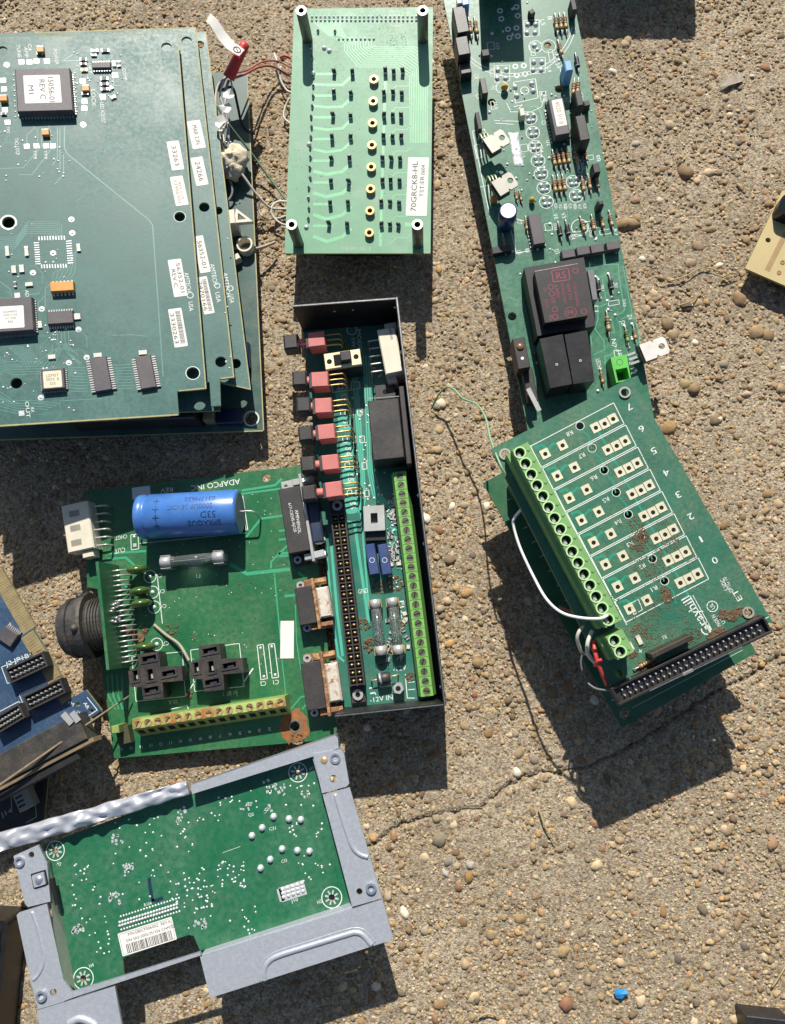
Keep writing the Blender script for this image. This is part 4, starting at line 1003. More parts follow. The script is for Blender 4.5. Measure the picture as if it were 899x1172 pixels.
crumbs(FC, tc_, [(425, 738, 9, 60, .8), (416, 715, 8, 40, .6), (452, 668, 10, 50, .7), (435, 672, 9, 40, .6), (460, 712, 6, 30, .6), (440, 755, 12, 40, .5), (447, 640, 10, 30, .5), (470, 775, 6, 30, .6)], 5)
# ================================================================ green power board with blue capacitor, lower left
ZD = 8.0
FD = Frame((130, 868, ZD), (382, 840, ZD))
MD = pcb('mask_grass_green', '12603a', .38, .33, dustc='8f9a72', ds=28); TRD = mat('trace_grass', '3f9a72', .38, var=.08)
td = thing('power_circuit_board', FD, 'green power board with fat blue capacitor and two black cross-shaped relay sockets', 'circuit board')
board(FD, td, [(98, 562), (352, 532), (386, 836), (382, 846), (131, 868), (118, 772), (112, 674), (100, 672)], [(305, 547, 5), (338, 831, 6)], MD)
def za(x, y): return (40+x*.3072, 520+y*.3072)
def zb4(x, y): return (200+x*.3072, 520+y*.3072)
def zs(x, y): return (120+x*.1891, 640+y*.1891)
q = Prints(FD)
q.text('ADAPCO INC', (275, 551), (219, 559), 6.5).text('REV', (199, 560), (184, 562), 5.5)
q.rect(162, 564, 21, 14, 0)
q.line([(276, 567), (282, 607)], .9).line([(278, 567), (284, 607)], .9).line([(160, 622), (282, 610)], .7)
q.trace([zb4(250, 135), zb4(375, 115), zb4(400, 90)], 2.6).trace([zb4(245, 148), zb4(395, 128)], 2.2).trace([zb4(265, 310), zb4(322, 240), zb4(405, 228)], 2.6)
q.trace([zb4(205, 408), zb4(270, 445), zb4(430, 428)], 4).trace([zb4(360, 425), zb4(360, 400), zb4(425, 335)], 2.2).trace([zb4(372, 445), zb4(395, 690)], 1.6)
for y in (285, 318, 370, 380): q.trace([zb4(388, y), zb4(425, y-3)], 2.6)
q.trace([zb4(410, 528), zb4(450, 524)], 3).trace([zb4(460, 440), zb4(485, 458)], 3).trace([zb4(450, 560), zb4(455, 700), zb4(470, 800), zb4(492, 815)], 1.2).trace([zb4(425, 960), zb4(470, 905), zb4(492, 900)], 1.6).trace([zb4(475, 950), zb4(492, 930)], 1.6).trace([zb4(415, 900), zb4(400, 760)], 1.2)
q.trace([za(270, 390), za(340, 385), za(400, 440)], 2.6).trace([za(275, 370), za(415, 360)], 2.6).trace([za(330, 480), za(345, 500)], 2).trace([za(350, 740), za(350, 780)], 2)
for i in range(4): q.trace([za(270+i*18, 820), za(275+i*18, 900), za(300+i*14, 950)], 1.6)
q.line([zb4(308, 712), zb4(330, 708), zb4(346, 835), zb4(322, 840)], .9, True).line([zb4(350, 708), zb4(372, 705), zb4(388, 830), zb4(364, 834)], .9, True)
q.dot(*zb4(320, 722), 1.8).dot(*zb4(362, 717), 1.8).dot(*zb4(333, 828), 1.8).dot(*zb4(375, 822), 1.8)
q.text('C2', zb4(342, 852), zb4(320, 856), 5).text('C1', zb4(390, 847), zb4(368, 850), 5).text('F1', zs(582, 100), zs(555, 103), 4.5).text('CUT', za(338, 355), za(298, 362), 5.5).text('CHGT', za(345, 305), za(300, 313), 4.5)
for (x, y), s_ in (((275, 105), 'C5'), ((290, 200), 'C6'), ((300, 290), 'C4'), ((315, 515), 'C7')):
    q.circle(*zs(x, y), 7, .8); q.dot(*zs(x, y), 2.6, .8); q.text(s_, zs(x+75, y-8), zs(x+38, y-2), 4.5)
q.line([zs(165, 590), zs(470, 560), zs(490, 830), zs(190, 860)], .8, True).line([zs(520, 550), zs(815, 510), zs(845, 770), zs(545, 800)], .8, True)
q.line([zs(490, 830), zs(545, 740)], 1.2).line([zs(845, 740), zs(899, 660)], 1.6).line([zs(320, 110), zs(350, 390)], .9).line([zs(390, 910), zs(500, 885), zs(510, 915)], .8)
q.line([za(358, 300), za(385, 297), za(388, 352), za(360, 356)], .8, True).rect(*za(373, 338), 4, 4).dot(*za(370, 307), 1.8)
q.text('U1 A', zs(440, 862), zs(390, 868), 4.5).text('R1 B7', zs(805, 805), zs(740, 815), 4.5)
for i in range(16): q.text(str(16-i) if i < 7 else str(17-i), (141.5+i*11.3, 857.5-i*1.55), (137.5+i*11.3, 858-i*1.55), 3.6)
for i in range(70): q.dot(rng.uniform(150, 330), rng.uniform(560, 800), .7, .15)
q.done(td, TRD, SILK)
# blue electrolytic capacitor with upside-down print
BLUE = mat('blue_sleeve', '3a70b6', .3, var=.08, coat=.3, dust=.2, dustc='9db6d8')
rC = 12.3; zC = rC-.2
A, B = FD(160, 592, zC), FD(275, 585.5, zC); A3, B3 = Vector((A.x, A.y, zC)), Vector((B.x, B.y, zC)); u = (B3-A3).normalized(); Lc = (B3-A3).length
cap = MB().lathe(A3, u, [(0, rC*.86), (.5, rC*.96), (1.6, rC), (4.2, rC), (5.0, rC*.93), (6, rC*.93), (6.8, rC), (Lc-1.4, rC), (Lc-.4, rC*.97), (Lc, rC*.9)], 40).build('blue_capacitor', BLUE, td)
MB().lathe(B3-u*.4, u, [(0, rC*.88), (.5, rC*.85)], 30).build('end_seal', mat('grey_rubber', '8c9296', .6), cap)
pr = MB(); side = Vector((u.y, -u.x, 0))
def wrap(tx, along, arc, size, sx=1.0):
    vs, fs, w = font_mesh(tx); out = []
    for x, y in vs:
        x = -(x-w/2)*size*sx; y = -(y-.35)*size
        th = (arc+(-y))/rC          # measured from the top towards the lower edge
        out.append(A3+u*(along+x)+(Vector((0, 0, 1))*math.cos(th)+side*math.sin(th))*(rC+.05))
    pr.add(out, fs, 0)
wrap('SPRAGUE', Lc*.70, 7.2, 4.6, .95); wrap('53D', Lc*.745, 2.6, 5.0); wrap('2000UF 16VDC', Lc*.57, -2.2, 4.0, .95); wrap('0317M622', Lc*.66, -6.8, 4.2, .95)
for a in (-6.5, -1.6, 3.0, 7.6): wrap('+', Lc*.24, a, 7.5)
pr.build('print', mat('dark_blue_print', '1a2f5e', .5), cap)
MB().tube([tuple(B3), tuple(B3+u*5.5), tuple(B3+u*8+Vector((0, -1, -2))), tuple(B3+u*8.6+Vector((0, -3, -zC)))], .5, 8, 0, 4).build('lead', TIN, cap)
MB().tube([tuple(A3), tuple(A3-u*2.5), tuple(A3-u*3.2+Vector((0, -.5, -2))), tuple(A3-u*3.2+Vector((0, -1, -zC)))], .5, 8, 0, 4).build('lead', TIN, cap)
fuse(FD, td, (184, 644), (257, 637), 3.1, 9, 6.2)
# white power plug on the left with bent pins
c = FD(89, 603, 11); k = FD.s_at(89, 603, 11)
o = MB().obox(c, (31*k, 56*k), .1, 0, 11, .6).build('white_connector', IVORY, td)
MB().obox(c+Vector((8.5*k, -32*k)), (13*k, 8*k), .1, 1, 8, .4).build('latch', IVORY, o)
for j in range(3):
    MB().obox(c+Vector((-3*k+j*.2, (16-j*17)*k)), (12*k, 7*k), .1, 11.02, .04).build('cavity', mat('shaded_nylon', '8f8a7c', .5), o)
pn = MB()
for i in range(6):
    y = c.y+(23-i*9.2)*k; x = c.x+14*k
    pn.tube([(x, y, 7), (x+6, y, 7), (x+8, y, 6), (x+8.3, y, 0)], .55, 6, 0, 2)
tag(pn.build('pins', TIN, o), kind='stuff')
# upright daughter board carrying the round connector
hV = 27
pa, pb = FD(109.5, 643, hV), FD(122, 767, hV); d = (pb-pa); dd = d.normalized(); nn = Vector((-dd.y, dd.x)); nn = nn if nn.x > 0 else -nn
up = MB().prism([(0, 0), (1.6, 0), (1.6, hV), (0, hV)], pa.to_3d(), nn.to_3d(), (0, 0, 1), dd.to_3d(), d.length).build('upright_circuit_board', MD, td)
pn = MB(); g = random.Random(9)
for i in range(19):
    p = pa+d*(.07+.88*i/18)+nn*1.6
    zz = 10+g.uniform(-1, 1)
    pn.tube([(p.x, p.y, zz), (p.x+nn.x*4, p.y+nn.y*4, zz-.5), (p.x+nn.x*6, p.y+nn.y*6, zz-4), (p.x+nn.x*6.5, p.y+nn.y*6.5, 0)], .45, 6, 0, 2)
for i in range(16):
    p = pa+d*(.38+.2*g.random())+nn*1.6; zz = g.uniform(8, 20); pn.rod((p.x, p.y, zz), (p.x+nn.x*1.6, p.y+nn.y*1.6, zz), .7, 6)
tag(pn.build('pins', TIN, up), kind='stuff')
cc = pa+d*.56; zc = 14.5
RUB = mat('ribbed_black_plastic', '26272a', .5, var=.2, dust=.3, bump=.2)
base = Vector((cc.x, cc.y, zc)); ax = Vector((-nn.x, -nn.y, 0))
prof = [(0, 13)]
for i in range(5): prof += [(1+i*1.6, 14.2), (1.6+i*1.6, 14.2), (1.8+i*1.6, 13.1), (2.5+i*1.6, 13.1)]
prof += [(9.6, 14), (9.7, 17.6), (11.4, 17.8), (14, 17.4), (14.2, 15.6), (18, 15.4), (18.4, 16.4), (20.4, 16.2), (20.6, 14.6), (23.6, 14.2), (24.4, 13.2), (24.4, 10.8), (20, 10.5)]
rc = MB().lathe(base, ax, prof, 36, 0, False).build('round_connector', RUB, up)
lugs = MB()
for a in (0.35, 1.5, 2.7, 3.9, 5.1):
    sv = Vector((-ax.y, ax.x, 0)); dirv = sv*math.cos(a)+Vector((0, 0, 1))*math.sin(a)
    lugs.ell(base+ax*12.4+dirv*17.5, (2.2, 2.2, 2.2), 8, 6)
tag(lugs.build('lugs', RUB, rc), kind='stuff')
MB().disc((0, 0), 10.4, 0, 24).build('face', PLASTIC, rc).matrix_local = Matrix.Translation((base+ax*20.2)*U) @ ax.to_track_quat('Z', 'Y').to_matrix().to_4x4()
# four dipped green capacitors
DIP = mat('dipped_green', '3f5a26', .25, var=.15, coat=.4)
for x, y, r in ((188, 62, 0), (205, 193, .05), (212, 267, .06), (238, 530, -.06)):
    c = FD(*zs(x, y), 9); o = MB().ell((c.x, c.y, 7.2), (5.8, 2.6, 5.4), 18, 12, 0, Matrix.Rotation(r, 3, 'Z')).build('green_capacitor', DIP, td)
    MB().rod((c.x-2.5, c.y, 4), (c.x-2.5, c.y, 0), .35, 6).rod((c.x+2.5, c.y, 4), (c.x+2.5, c.y, 0), .35, 6).build('leads', TIN, o)
# two cross-shaped relay sockets
CROSS = [(200, 575), (325, 560), (338, 652), (465, 648), (475, 735), (350, 745), (357, 838), (235, 850), (225, 775), (152, 772), (143, 677), (207, 668)]
SLOT = [((270, 600), 16, 5), ((278, 700), 6, 12), ((188, 705), 5, 11), ((388, 690), 15, 5), ((283, 790), 16, 5)]
RS = mat('black_socket_plastic', '232326', .48, var=.15, dust=.25, bump=.15)
for ox, oy in ((0, 0), (368, -48)):
    hS_ = 13
    pts = [FD(*zs(x+ox, y+oy), hS_) for x, y in CROSS]; k = FD.s_at(*zs(280+ox, 700+oy), hS_)
    hl = []
    for (x, y), w, l in SLOT:
        c = FD(*zs(x+ox, y+oy), hS_); hl.append([(c.x+sx*w*k/2, c.y+sy*l*k/2+sx*w*k*.04) for sx, sy in ((-1, -1), (1, -1), (1, 1), (-1, 1))])
    o = MB().plate([tuple(p) for p in pts], 3.0, hS_, hl).build('relay_socket', RS, td)
    cen = sum((p for p in pts), Vector((0, 0)))/len(pts)
    MB().plate([tuple(cen+(p-cen)*.93) for p in pts], 0, 2.95).build('socket_foot', PLASTIC, o)
    for (x, y), w, l in SLOT:
        c = FD(*zs(x+ox, y+oy), hS_)
        v = w > l; MB().obox(c+Vector((0, -.6)), ((w*.5 if v else 2.2)*k, (2.0 if v else l*.5)*k), .08, 3, hS_-5).build('contact', TIN, o)
        MB().plate(rrect(c, (w+5)*k, (l+5)*k, .5, .08), hS_, hS_+.5, [rrect(c, (w+1)*k, (l+1)*k, .3, .08)]).build('slot_rim', RS, o)
# slanted green-yellow terminal row with rusty screws
TY = mat('terminal_lime', 'a8ba6a', .5, var=.15, vs=120, c2='a8602a', c2s=60, c2t=.46, dust=.25); TYD = mat('terminal_lime_shaded', '7f9650', .5, var=.12, dust=.25)  # TYD is darkened: shade of the slanted front put into the colour
hT = 12.5
pa, pb = FD(152, 829.5, hT), FD(327, 803, hT); d = pb-pa; dd = d.normalized(); nn = Vector((dd.y, -dd.x)); Lt = d.length
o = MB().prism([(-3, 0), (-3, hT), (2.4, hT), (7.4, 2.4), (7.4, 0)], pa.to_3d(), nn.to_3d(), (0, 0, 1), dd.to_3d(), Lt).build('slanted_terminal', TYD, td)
MB().prism([(-2.7, hT), (-2.7, hT+.12), (2.2, hT+.12), (2.2, hT)], (pa+dd*.3).to_3d(), nn.to_3d(), (0, 0, 1), dd.to_3d(), Lt-.6).build('rusty_top', TY, o)
n15 = 15; op = MB(); sw = MB()
for i in range(n15):
    p = pa+d*((i+.5)/n15); w = Lt/n15
    f0 = (nn.to_3d()*5.0+Vector((0, 0, -10.1))).normalized(); nrm = (nn.to_3d()*10.1+Vector((0, 0, 5.0))).normalized()
    op.prism([(-w*.3, 2.6), (w*.3, 2.6), (w*.3, 7.6), (-w*.3, 7.6)], p.to_3d()+nn.to_3d()*2.4+Vector((0, 0, hT))-nrm*.5, dd.to_3d(), f0, nrm, .58)
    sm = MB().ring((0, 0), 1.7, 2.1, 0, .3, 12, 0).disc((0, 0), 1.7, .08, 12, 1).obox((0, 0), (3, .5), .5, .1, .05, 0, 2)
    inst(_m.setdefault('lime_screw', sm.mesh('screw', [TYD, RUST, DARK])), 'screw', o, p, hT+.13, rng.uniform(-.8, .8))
tag(op.build('wire_openings', DARK, o), kind='stuff')
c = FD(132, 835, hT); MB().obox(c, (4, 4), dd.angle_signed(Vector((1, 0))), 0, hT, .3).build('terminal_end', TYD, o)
c = FD(141, 842, 6); MB().obox(c, (15*k, 20*k), .15, 0, 6, .3).build('broken_terminal', mat('terminal_dark_olive', '3a3c22', .6, dust=.2), o)
# paper rectangle, rust bloom round the screw hole
c = FD(329, 732); MB().obox(c, (15.5*.485, 42*.485), -.1, .05, .25).build('blank_white_sticker', LABEL, td)
c = FD(338, 831); g = random.Random(3); rr = [(c.x+(9.5+g.uniform(-2, 3))*math.cos(a)*.75, c.y+(9.5+g.uniform(-2, 3))*math.sin(a)*.95) for a in [i*2*math.pi/26 for i in range(26)]]
MB().plate(rr, .0, .03, [circ(c, 3.2, 18)]).build('rust_stain', mat('rust_stain_brown', '8a5a34', .85, var=.3, vs=300, c2='5f6a40', c2s=160, c2t=.6), td)
MB().ring(c, 2.6, 3.4, .03, .2, 18).build('hole_rim', mat('tarnished_rim', '7a8078', .5, .5), td)
# D-sub connectors on the right edge
def dsub(F, parent, p0, p1, h, wpx, shell_m, body_m, out, rusty, name='dsub_connector', z0=0.0):
    A, B = F(*p0, h), F(*p1, h); d = B-A; dd = d.normalized(); nn = Vector((-dd.y, dd.x)); nn = nn if nn.x > 0 else -nn; L = d.length; k = F.s_at(*p0, h); W = wpx*k
    ang = math.atan2(dd.y, dd.x); mid = (A+B)/2
    o = MB().obox(mid, (L*.74, W), ang, z0, h-z0, .4).build(name, body_m, parent)
    MB().obox(mid+nn*(W/2+.9), (L, 1.6), ang, z0+.4, h-z0-.1, .2).build('flange', rusty, o)
    sh = nn*(W/2+1.7+out/2)
    MB().obox(mid+sh, (L*.60, out), ang, z0+2, h-z0-3, .9).build('shell', shell_m, o)
    for sg in (-1, 1):
        p = mid+dd*sg*L*.43
        MB().obox(p+nn*(-W*.12), (L*.13, W*.7), ang, z0, 2.0, .2).build('mounting_tab', rusty if sg < 0 else BLACK, o)
        MB().ring(p-nn*W*.25, 1.0, 2.2, z0+2.02, z0+3.0, 14).build('eyelet', TIN, o)
        q0 = p+nn*(W/2+1.7); MB().rod((q0.x, q0.y, h*.55), ((q0+nn*out*.9).x, (q0+nn*out*.9).y, h*.55), 2.1, 6, 0, False).build('jack_post', rusty, o)
        q0 = p+nn*(W/2-2.2); MB().obox(q0, (3.6, 4.2), ang, h*.25, h*.5, .3).build('nut', rusty if rusty is not TIN else TIN, o)
    return o
BSH = mat('black_blue_shell', '2b3a52', .4, .3, var=.2, dust=.15)
o = dsub(FD, td, (329, 545), (345, 645), 12, 25, BSH, BLACK, 6.5, TIN)
tx = MB(); tx.text('AMPHENOL', FD(341.5, 597, 12.1), 2.5, FD.ang((337, 577), (342, 612), 12), 12.06); tx.text('617-C024S-AJ120', FD(335, 592, 12.1), 2.3, FD.ang((330, 568), (338, 608), 12), 12.06); tx.build('print', SILK, o)
c = FD(365, 618, 9); MB().ell((c.x, c.y, 8), (4, 2.4, 2.4), 10, 8).build('white_plug', IVORY, o); c = FD(365, 634, 11); MB().obox(c, (13*.47, 8*.47), .12, 3, 8, .3).build('latch_block', mat('bright_steel', 'd4d6d6', .35, .5), o)
for p0, p1, w in (((345.5, 664), (354.5, 722), 20), ((354, 748), (364, 822), 23)):
    dsub(FD, td, p0, p1, 11, w, mat('corroded_shell', 'cfc7b8', .6, .35, var=.12, bump=.4, c2='9a5e30', c2s=260, c2t=.6), BLACK, 7.0, RUST)
crumbs(FD, td, [(152, 724, 5, 50, 1.3), (160, 729, 5, 50, 1.3), (143, 722, 5, 40, 1.0), (166, 722, 4, 20, .9), (197, 722, 10, 36, .5), (140, 697, 4, 25, .8), (232, 730, 14, 18, .4), (120, 800, 20, 18, .4), (300, 690, 50, 30, .35), (218, 795, 4, 20, .8), (340, 846, 8, 20, .6), (200, 690, 60, 40, .3)], 6)
# stiff grey wire lying on it
wv = MB().tube([FD(175, 715, 3).to_3d()+Vector((0, 0, .8)), FD(190, 727, 3).to_3d()+Vector((0, 0, 2)), FD(205, 738, 6).to_3d()+Vector((0, 0, 5)), FD(217, 757, 8).to_3d()+Vector((0, 0, 8))], .85, 8, 0, 6).build('grey_wire', mat('dusty_wire', '93907a', .6), td)
# dry stalk across the corner
st = MB().tube([tuple(P(-6, 903, 38)), tuple(P(40, 871, 38)), tuple(P(100, 829, 31)), tuple(P(149, 796, 12))], lambda t: .85-.4*t, 7, 0, 6).build('dry_stalk', mat('straw', '7d7058', .85, var=.25, vs=400), None)
tag(st, 'long dry straw stalk lying across the blue board and green power board', 'stalk')
# ================================================================ rack boards stacked lower right
ME1 = pcb('mask_sea_green', '1d6450', .45, .42, dustc='8d8a62', ds=35); TRE = mat('trace_sea', '2f8a72', .38, var=.08)
SILKE = SILK
# --- lower board
FE2 = Frame((553, 553, 27), (712, 833, 25), (862, 745, 26))
te2 = thing('rack_circuit_board', FE2, 'dark green rack board beneath the dirty rack board, lower right', 'circuit board')
def e2(px, py): return FE2(px, py)
P_TL, P_BL, P_BR = FE2(553, 553), FE2(712, 833), FE2(866, 747); P_TR = P_TL+(P_BR-P_BL)
hc = FE2(716, 817)
MB().plate([tuple(p) for p in (P_TL, P_BL, P_BR, P_TR)], -1.6, 0, [circ(hc, 3.0)]).build('circuit_board', [mat('mask_dark_green', '1a5a3c', .35, var=.1, dust=.25)], te2)
uB = (P_BR-P_BL).normalized(); vB = (P_TL-P_BL).normalized(); LB = (P_TL-P_BL).length
q = Prints(FE2)
q.line([(724, 810), (850, 744)], .8)
for i in range(14): 
    p = P_BL+vB*(LB*(.12+i*.06))+uB*8.0; q.silk.obox((p.x, p.y), (2.4, .5), math.atan2(uB.y, uB.x), ZT, .02)
q.done(te2, TRE, SILKD)
c = P_BL+vB*LB*.55+uB*14
MB().obox(c, (9, LB*.78), math.atan2(vB.y, vB.x)-math.pi/2, 0, 13, .5).build('terminal_strip', mat('terminal_dark_green', '3d6a34', .5, dust=.2), te2)
for i in range(4):
    c = P_BL+vB*LB*(.2+i*.2)+uB*45; MB().obox(c, (40, 16), math.atan2(uB.y, uB.x), 0, 26.5, .6).build('relay_module', PLASTIC, te2)
for i in range(3):
    c = P_BL+vB*LB*(.2+i*.25)+uB*60; MB().obox(c, (20, 12), math.atan2(uB.y, uB.x), -24.5, 22.8, .6).build('module_socket', PLASTIC, te2)
# --- upper board
FE = Frame((565, 514, 60), (722, 432, 62), (708, 802, 56))
te = thing('rack_circuit_board', FE, 'soil-dusted green rack board with numbered rows and round-holed green terminals', 'circuit board')
holes = [(715, 449.5, 5), (578, 520, 5), (856, 701, 5), (709, 771, 5)]
def er(x, y): return (550+x*.3882, 430+y*.3882)
def row(i, x, y): return er(x+35.6*i, y+65.3*i)
hl = holes+[(*row(i, 294, 148), 4.2) for i in range(8)]
board(FE, te, [(562, 514), (722, 432), (884, 711), (708, 804)], hl, ME1)
q = Prints(FE); eA = FE.ang((607, 511), (703, 461))
EX = Vector((96, -50))/108.2; EY = Vector((.46, .888))
def off(p, a, b): return (p[0]+EX.x*a+EY.x*b, p[1]+EX.y*a+EY.y*b)
PADM = mat('tinned_pad_cream', 'd6d0b4', .5, .2, var=.1, dust=.2)
padm = MB().plate(rrect((0, 0), 4.6, 5.0, .3), 0, .25, [circ((0, -.2), 1.15, 12)]).mesh('contact_pad', [PADM])
borem = MB().disc((0, 0), 1.2, .04, 12).mesh('pad_bore', [DARK])
for i in range(8):
    q.line([row(i, 148, 208), row(i, 393, 80), row(i, 424, 142), row(i, 180, 270)], .9, True)
    for (x, y) in ((191, 230), (242, 205), (340, 153), (366, 141), (391, 127)):
        c = FE(*row(i, x, y)); o = inst(padm, 'contact_pad', te, c, 0, -.03, .95); inst(borem, 'pad_bore', o, (0, -.2), 0)
    k = FE.s_at(*row(i, 294, 148)); q.silk.circle(FE(*row(i, 294, 148)), 4.8*k, .6*k, ZS, 18)
    x, y = row(i, 264, 170); q.text('R%d' % (8-i), off((x, y), 4, 0), off((x, y), -4, 0), 5)
    x, y = er(440+36.2*i-(i > 5)*1.5, 92+64.6*i); q.text(str(7-i), off((x, y), 3.4, 0), off((x, y), -3.4, 0), 7.5)
    q.trace([row(i, 195, 222), row(i, 214, 200), row(i, 238, 202)], 3).trace([row(i, 160, 212), row(i, 182, 205), row(i, 195, 215)], 3).trace([row(i, 345, 160), row(i, 360, 185), row(i, 372, 205)], 2.5).trace([row(i, 300, 160), row(i, 320, 180), row(i, 328, 215)], 1.6)
q.line([er(146, 205), er(148, 215), er(432, 735)], .8)
q.text('Grayhill', (812, 727), (784, 684), 11)
q.line([(790, 682), (812, 722)], 1.0).line([(793, 681), (815, 721)], .8)
q.circle(815.5, 694, 6, .9).text('UL', (817.5, 697), (813, 691), 5).text('MADE IN', (824, 717), (816, 704), 4.5).text('U.S.A.', (829, 714), (822, 702), 4.5)
q.text('ET', (848, 688), (840, 675), 6.5).text('OPTO 70', (838, 678), (829, 661), 5).text('5 VDC', (832, 676), (826, 663), 4.5)
q.line([(700, 802), (762, 767), (880, 706)], .9).line([(714, 786), (760, 762)], .9).line([(788, 748), (792, 757)], .9)
q.line([er(440, 672), er(466, 660), er(478, 690), er(452, 704)], .8, True)
for a in ((728, 722, 0), (760, 729, 0)): pass
q.text('+', (731, 747), (735, 744), 7).text('R1', (763, 728), (759, 730), 4.5)
q.passive(731.5, 732.5, 11, 5, FE.ang((728, 726), (735, 740)), 2).passive(722, 740, 10, 5, FE.ang((718, 733), (725, 746)), 2)
q.done(te, TRE, SILKE)
EYE = mat('eyelet_nickel', 'b9b5a6', .4, .5, var=.1)
for px, py, r in holes[:3]:
    c = FE(px, py); k = FE.s_at(px, py); MB().ring(c, 4.6*k, 6.6*k, 0, .9, 20).build('eyelet', EYE, te)
# terminal rows with round wire wells
hW = 17; stp = (6.73, 12.73)
WELL = mat('terminal_sage_green', '6f9e5c', .5, var=.1, dust=.3, dustc='a9b58e'); wm = MB().ring((0, 0), 2.25, 2.9, 0, .35, 20).mesh('well_rim', [mat('terminal_green_light', 'b4d69c', .5, var=.08, dust=.2)])
sh_ = MB(); sh_.lathe((0, 0, .1), (0, 0, -1), [(0, 2.3), (8, 2.1)], 16, 0, True, False, True); wellm = sh_.mesh('well', [mat('well_interior', '566650', .6)])
flm = MB().obox((.3, -.6), (2.6, 1.6), 0, -4, 2.2, .2).mesh('clamp', [TIN])
def wells(n, a):
    pa = FE(*a, hW); pb = FE(a[0]+stp[0]*(n-1), a[1]+stp[1]*(n-1), hW); d = pb-pa; dd = d.normalized(); nn = Vector((-dd.y, dd.x)); nn = nn if nn.x > 0 else -nn
    ang = math.atan2(d.y, d.x); pitch = d.length/(n-1)
    pa0, Lp = pa-dd*pitch*.5, d.length+pitch
    o = MB(); hs = [circ(pa+dd*pitch*i, 2.25, 16) for i in range(n)]
    outl = [pa0-nn*2.7, pa0+dd*Lp-nn*2.7, pa0+dd*Lp+nn*5.6, pa0+nn*5.6]
    o.plate([tuple(p) for p in outl], hW-7, hW, hs)
    o.prism([(-4.8, 0), (-4.8, hW-7.2), (-2.7, hW-7.02), (6.2, hW-7.02), (6.2, 0)], pa0.to_3d(), nn.to_3d(), (0, 0, 1), dd.to_3d(), Lp)
    o = o.build('terminal_row', WELL, te)
    for i in range(n):
        p = pa+dd*pitch*i; inst(wm, 'well_rim', o, p, hW+.01); inst(flm, 'clamp', o, p+dd*.3, hW, ang)
        MB().obox(p+nn*4.3+dd*.5, (1.1, 1.4), ang+.6, hW, .35).build('tab', WELL, o)
    return o
wells(16, (595.3, 518)); wells(2, (703.5, 733))
# pin header along the lower edge
hH = 5.6
pa, pb = FE(704, 798, hH), FE(880, 714, hH); d = pb-pa; dd = d.normalized(); nn = Vector((-dd.y, dd.x)); ang = math.atan2(d.y, d.x); mid = (pa+pb)/2; Wh = 8.8
o = MB().obox(mid, (d.length, Wh), ang, 0, 3.0).build('pin_header', PLASTIC, te)
w_ = MB()
for sg in (-1, 1): w_.obox(mid+nn*sg*(Wh/2-.6), (d.length, 1.2), ang, 3, hH-3, .2); w_.obox(mid+dd*sg*(d.length/2-.6), (1.2, Wh-2.5), ang, 3, hH-3.1, .2)
w_.build('shroud', mat('header_black', '17171a', .45, dust=.35, dustc='6e5d46'), o)
pm = MB().obox((0, 0), (.7, .7), 0, 2.9, hH-3.3, .15).mesh('pin', [TIN])
for i in range(25):
    for sg in (-1, 1): inst(pm, 'pin', o, pa+d*(.06+.88*i/24)+nn*sg*1.4, 0, ang)
MB().obox(mid-nn*(Wh/2-.5)-dd*4, (5, 1.4), ang, hH-.5, .55).build('key_mark', mat('grey_smudge', '8c8c88', .7), o)
MB().obox(mid-nn*(Wh/2-.3), (d.length*.6, .5), ang, hH+.02, .05).build('worn_edge', WORN, o)
# resistor pack standing up, resistor, crusted soil
c = FE(769, 740, 8); MB().obox(c, (50*.42, 2.6), ang, 0, 9, .4).build('resistor_pack', mat('resistor_pack_black', '26241f', .5, dust=.5, dustc='6b5a40'), te)
axial(FE, te, 725, 766, 750, 753, RES[2])
crumbs(FE, te, [(848, 700, 6.2, 120, 0.44), (838, 704, 7.5, 150, 0.50), (828, 703, 6.2, 120, 0.44), (824, 726, 8.8, 180, 0.50), (815, 729, 6.2, 90, 0.44), (736, 764, 7.5, 150, 0.55), (745, 757, 6.2, 120, 0.50), (764, 684, 6.2, 120, 0.39), (762, 676, 6.2, 90, 0.33), (735, 614, 8.8, 180, 0.33), (730, 622, 10.0, 180, 0.28), (728, 600, 10.0, 120, 0.28), (740, 700, 20.0, 210, 0.25), (765, 705, 27.5, 270, 0.22), (745, 735, 12.5, 90, 0.28), (790, 728, 12.5, 120, 0.33), (723, 748, 6.2, 75, 0.39), (768, 625, 11.2, 120, 0.22), (790, 635, 10.0, 90, 0.22), (750, 655, 12.5, 120, 0.25), (820, 600, 27.5, 108, 0.17), (740, 525, 17.5, 90, 0.17), (670, 530, 50.0, 120, 0.17), (700, 690, 12.5, 60, 0.28), (862, 707, 10.0, 72, 0.28), (732, 722, 10.0, 120, 0.33)], 8)
crumbs(FE, te, [(760, 690, 60, 420, .2), (800, 640, 50, 200, .18), (720, 610, 50, 260, .2), (690, 540, 60, 160, .16), (820, 700, 40, 260, .22), (750, 740, 30, 200, .25), (740, 640, 22, 260, .25), (765, 610, 16, 120, .25)], 18, name='soil_dusting')
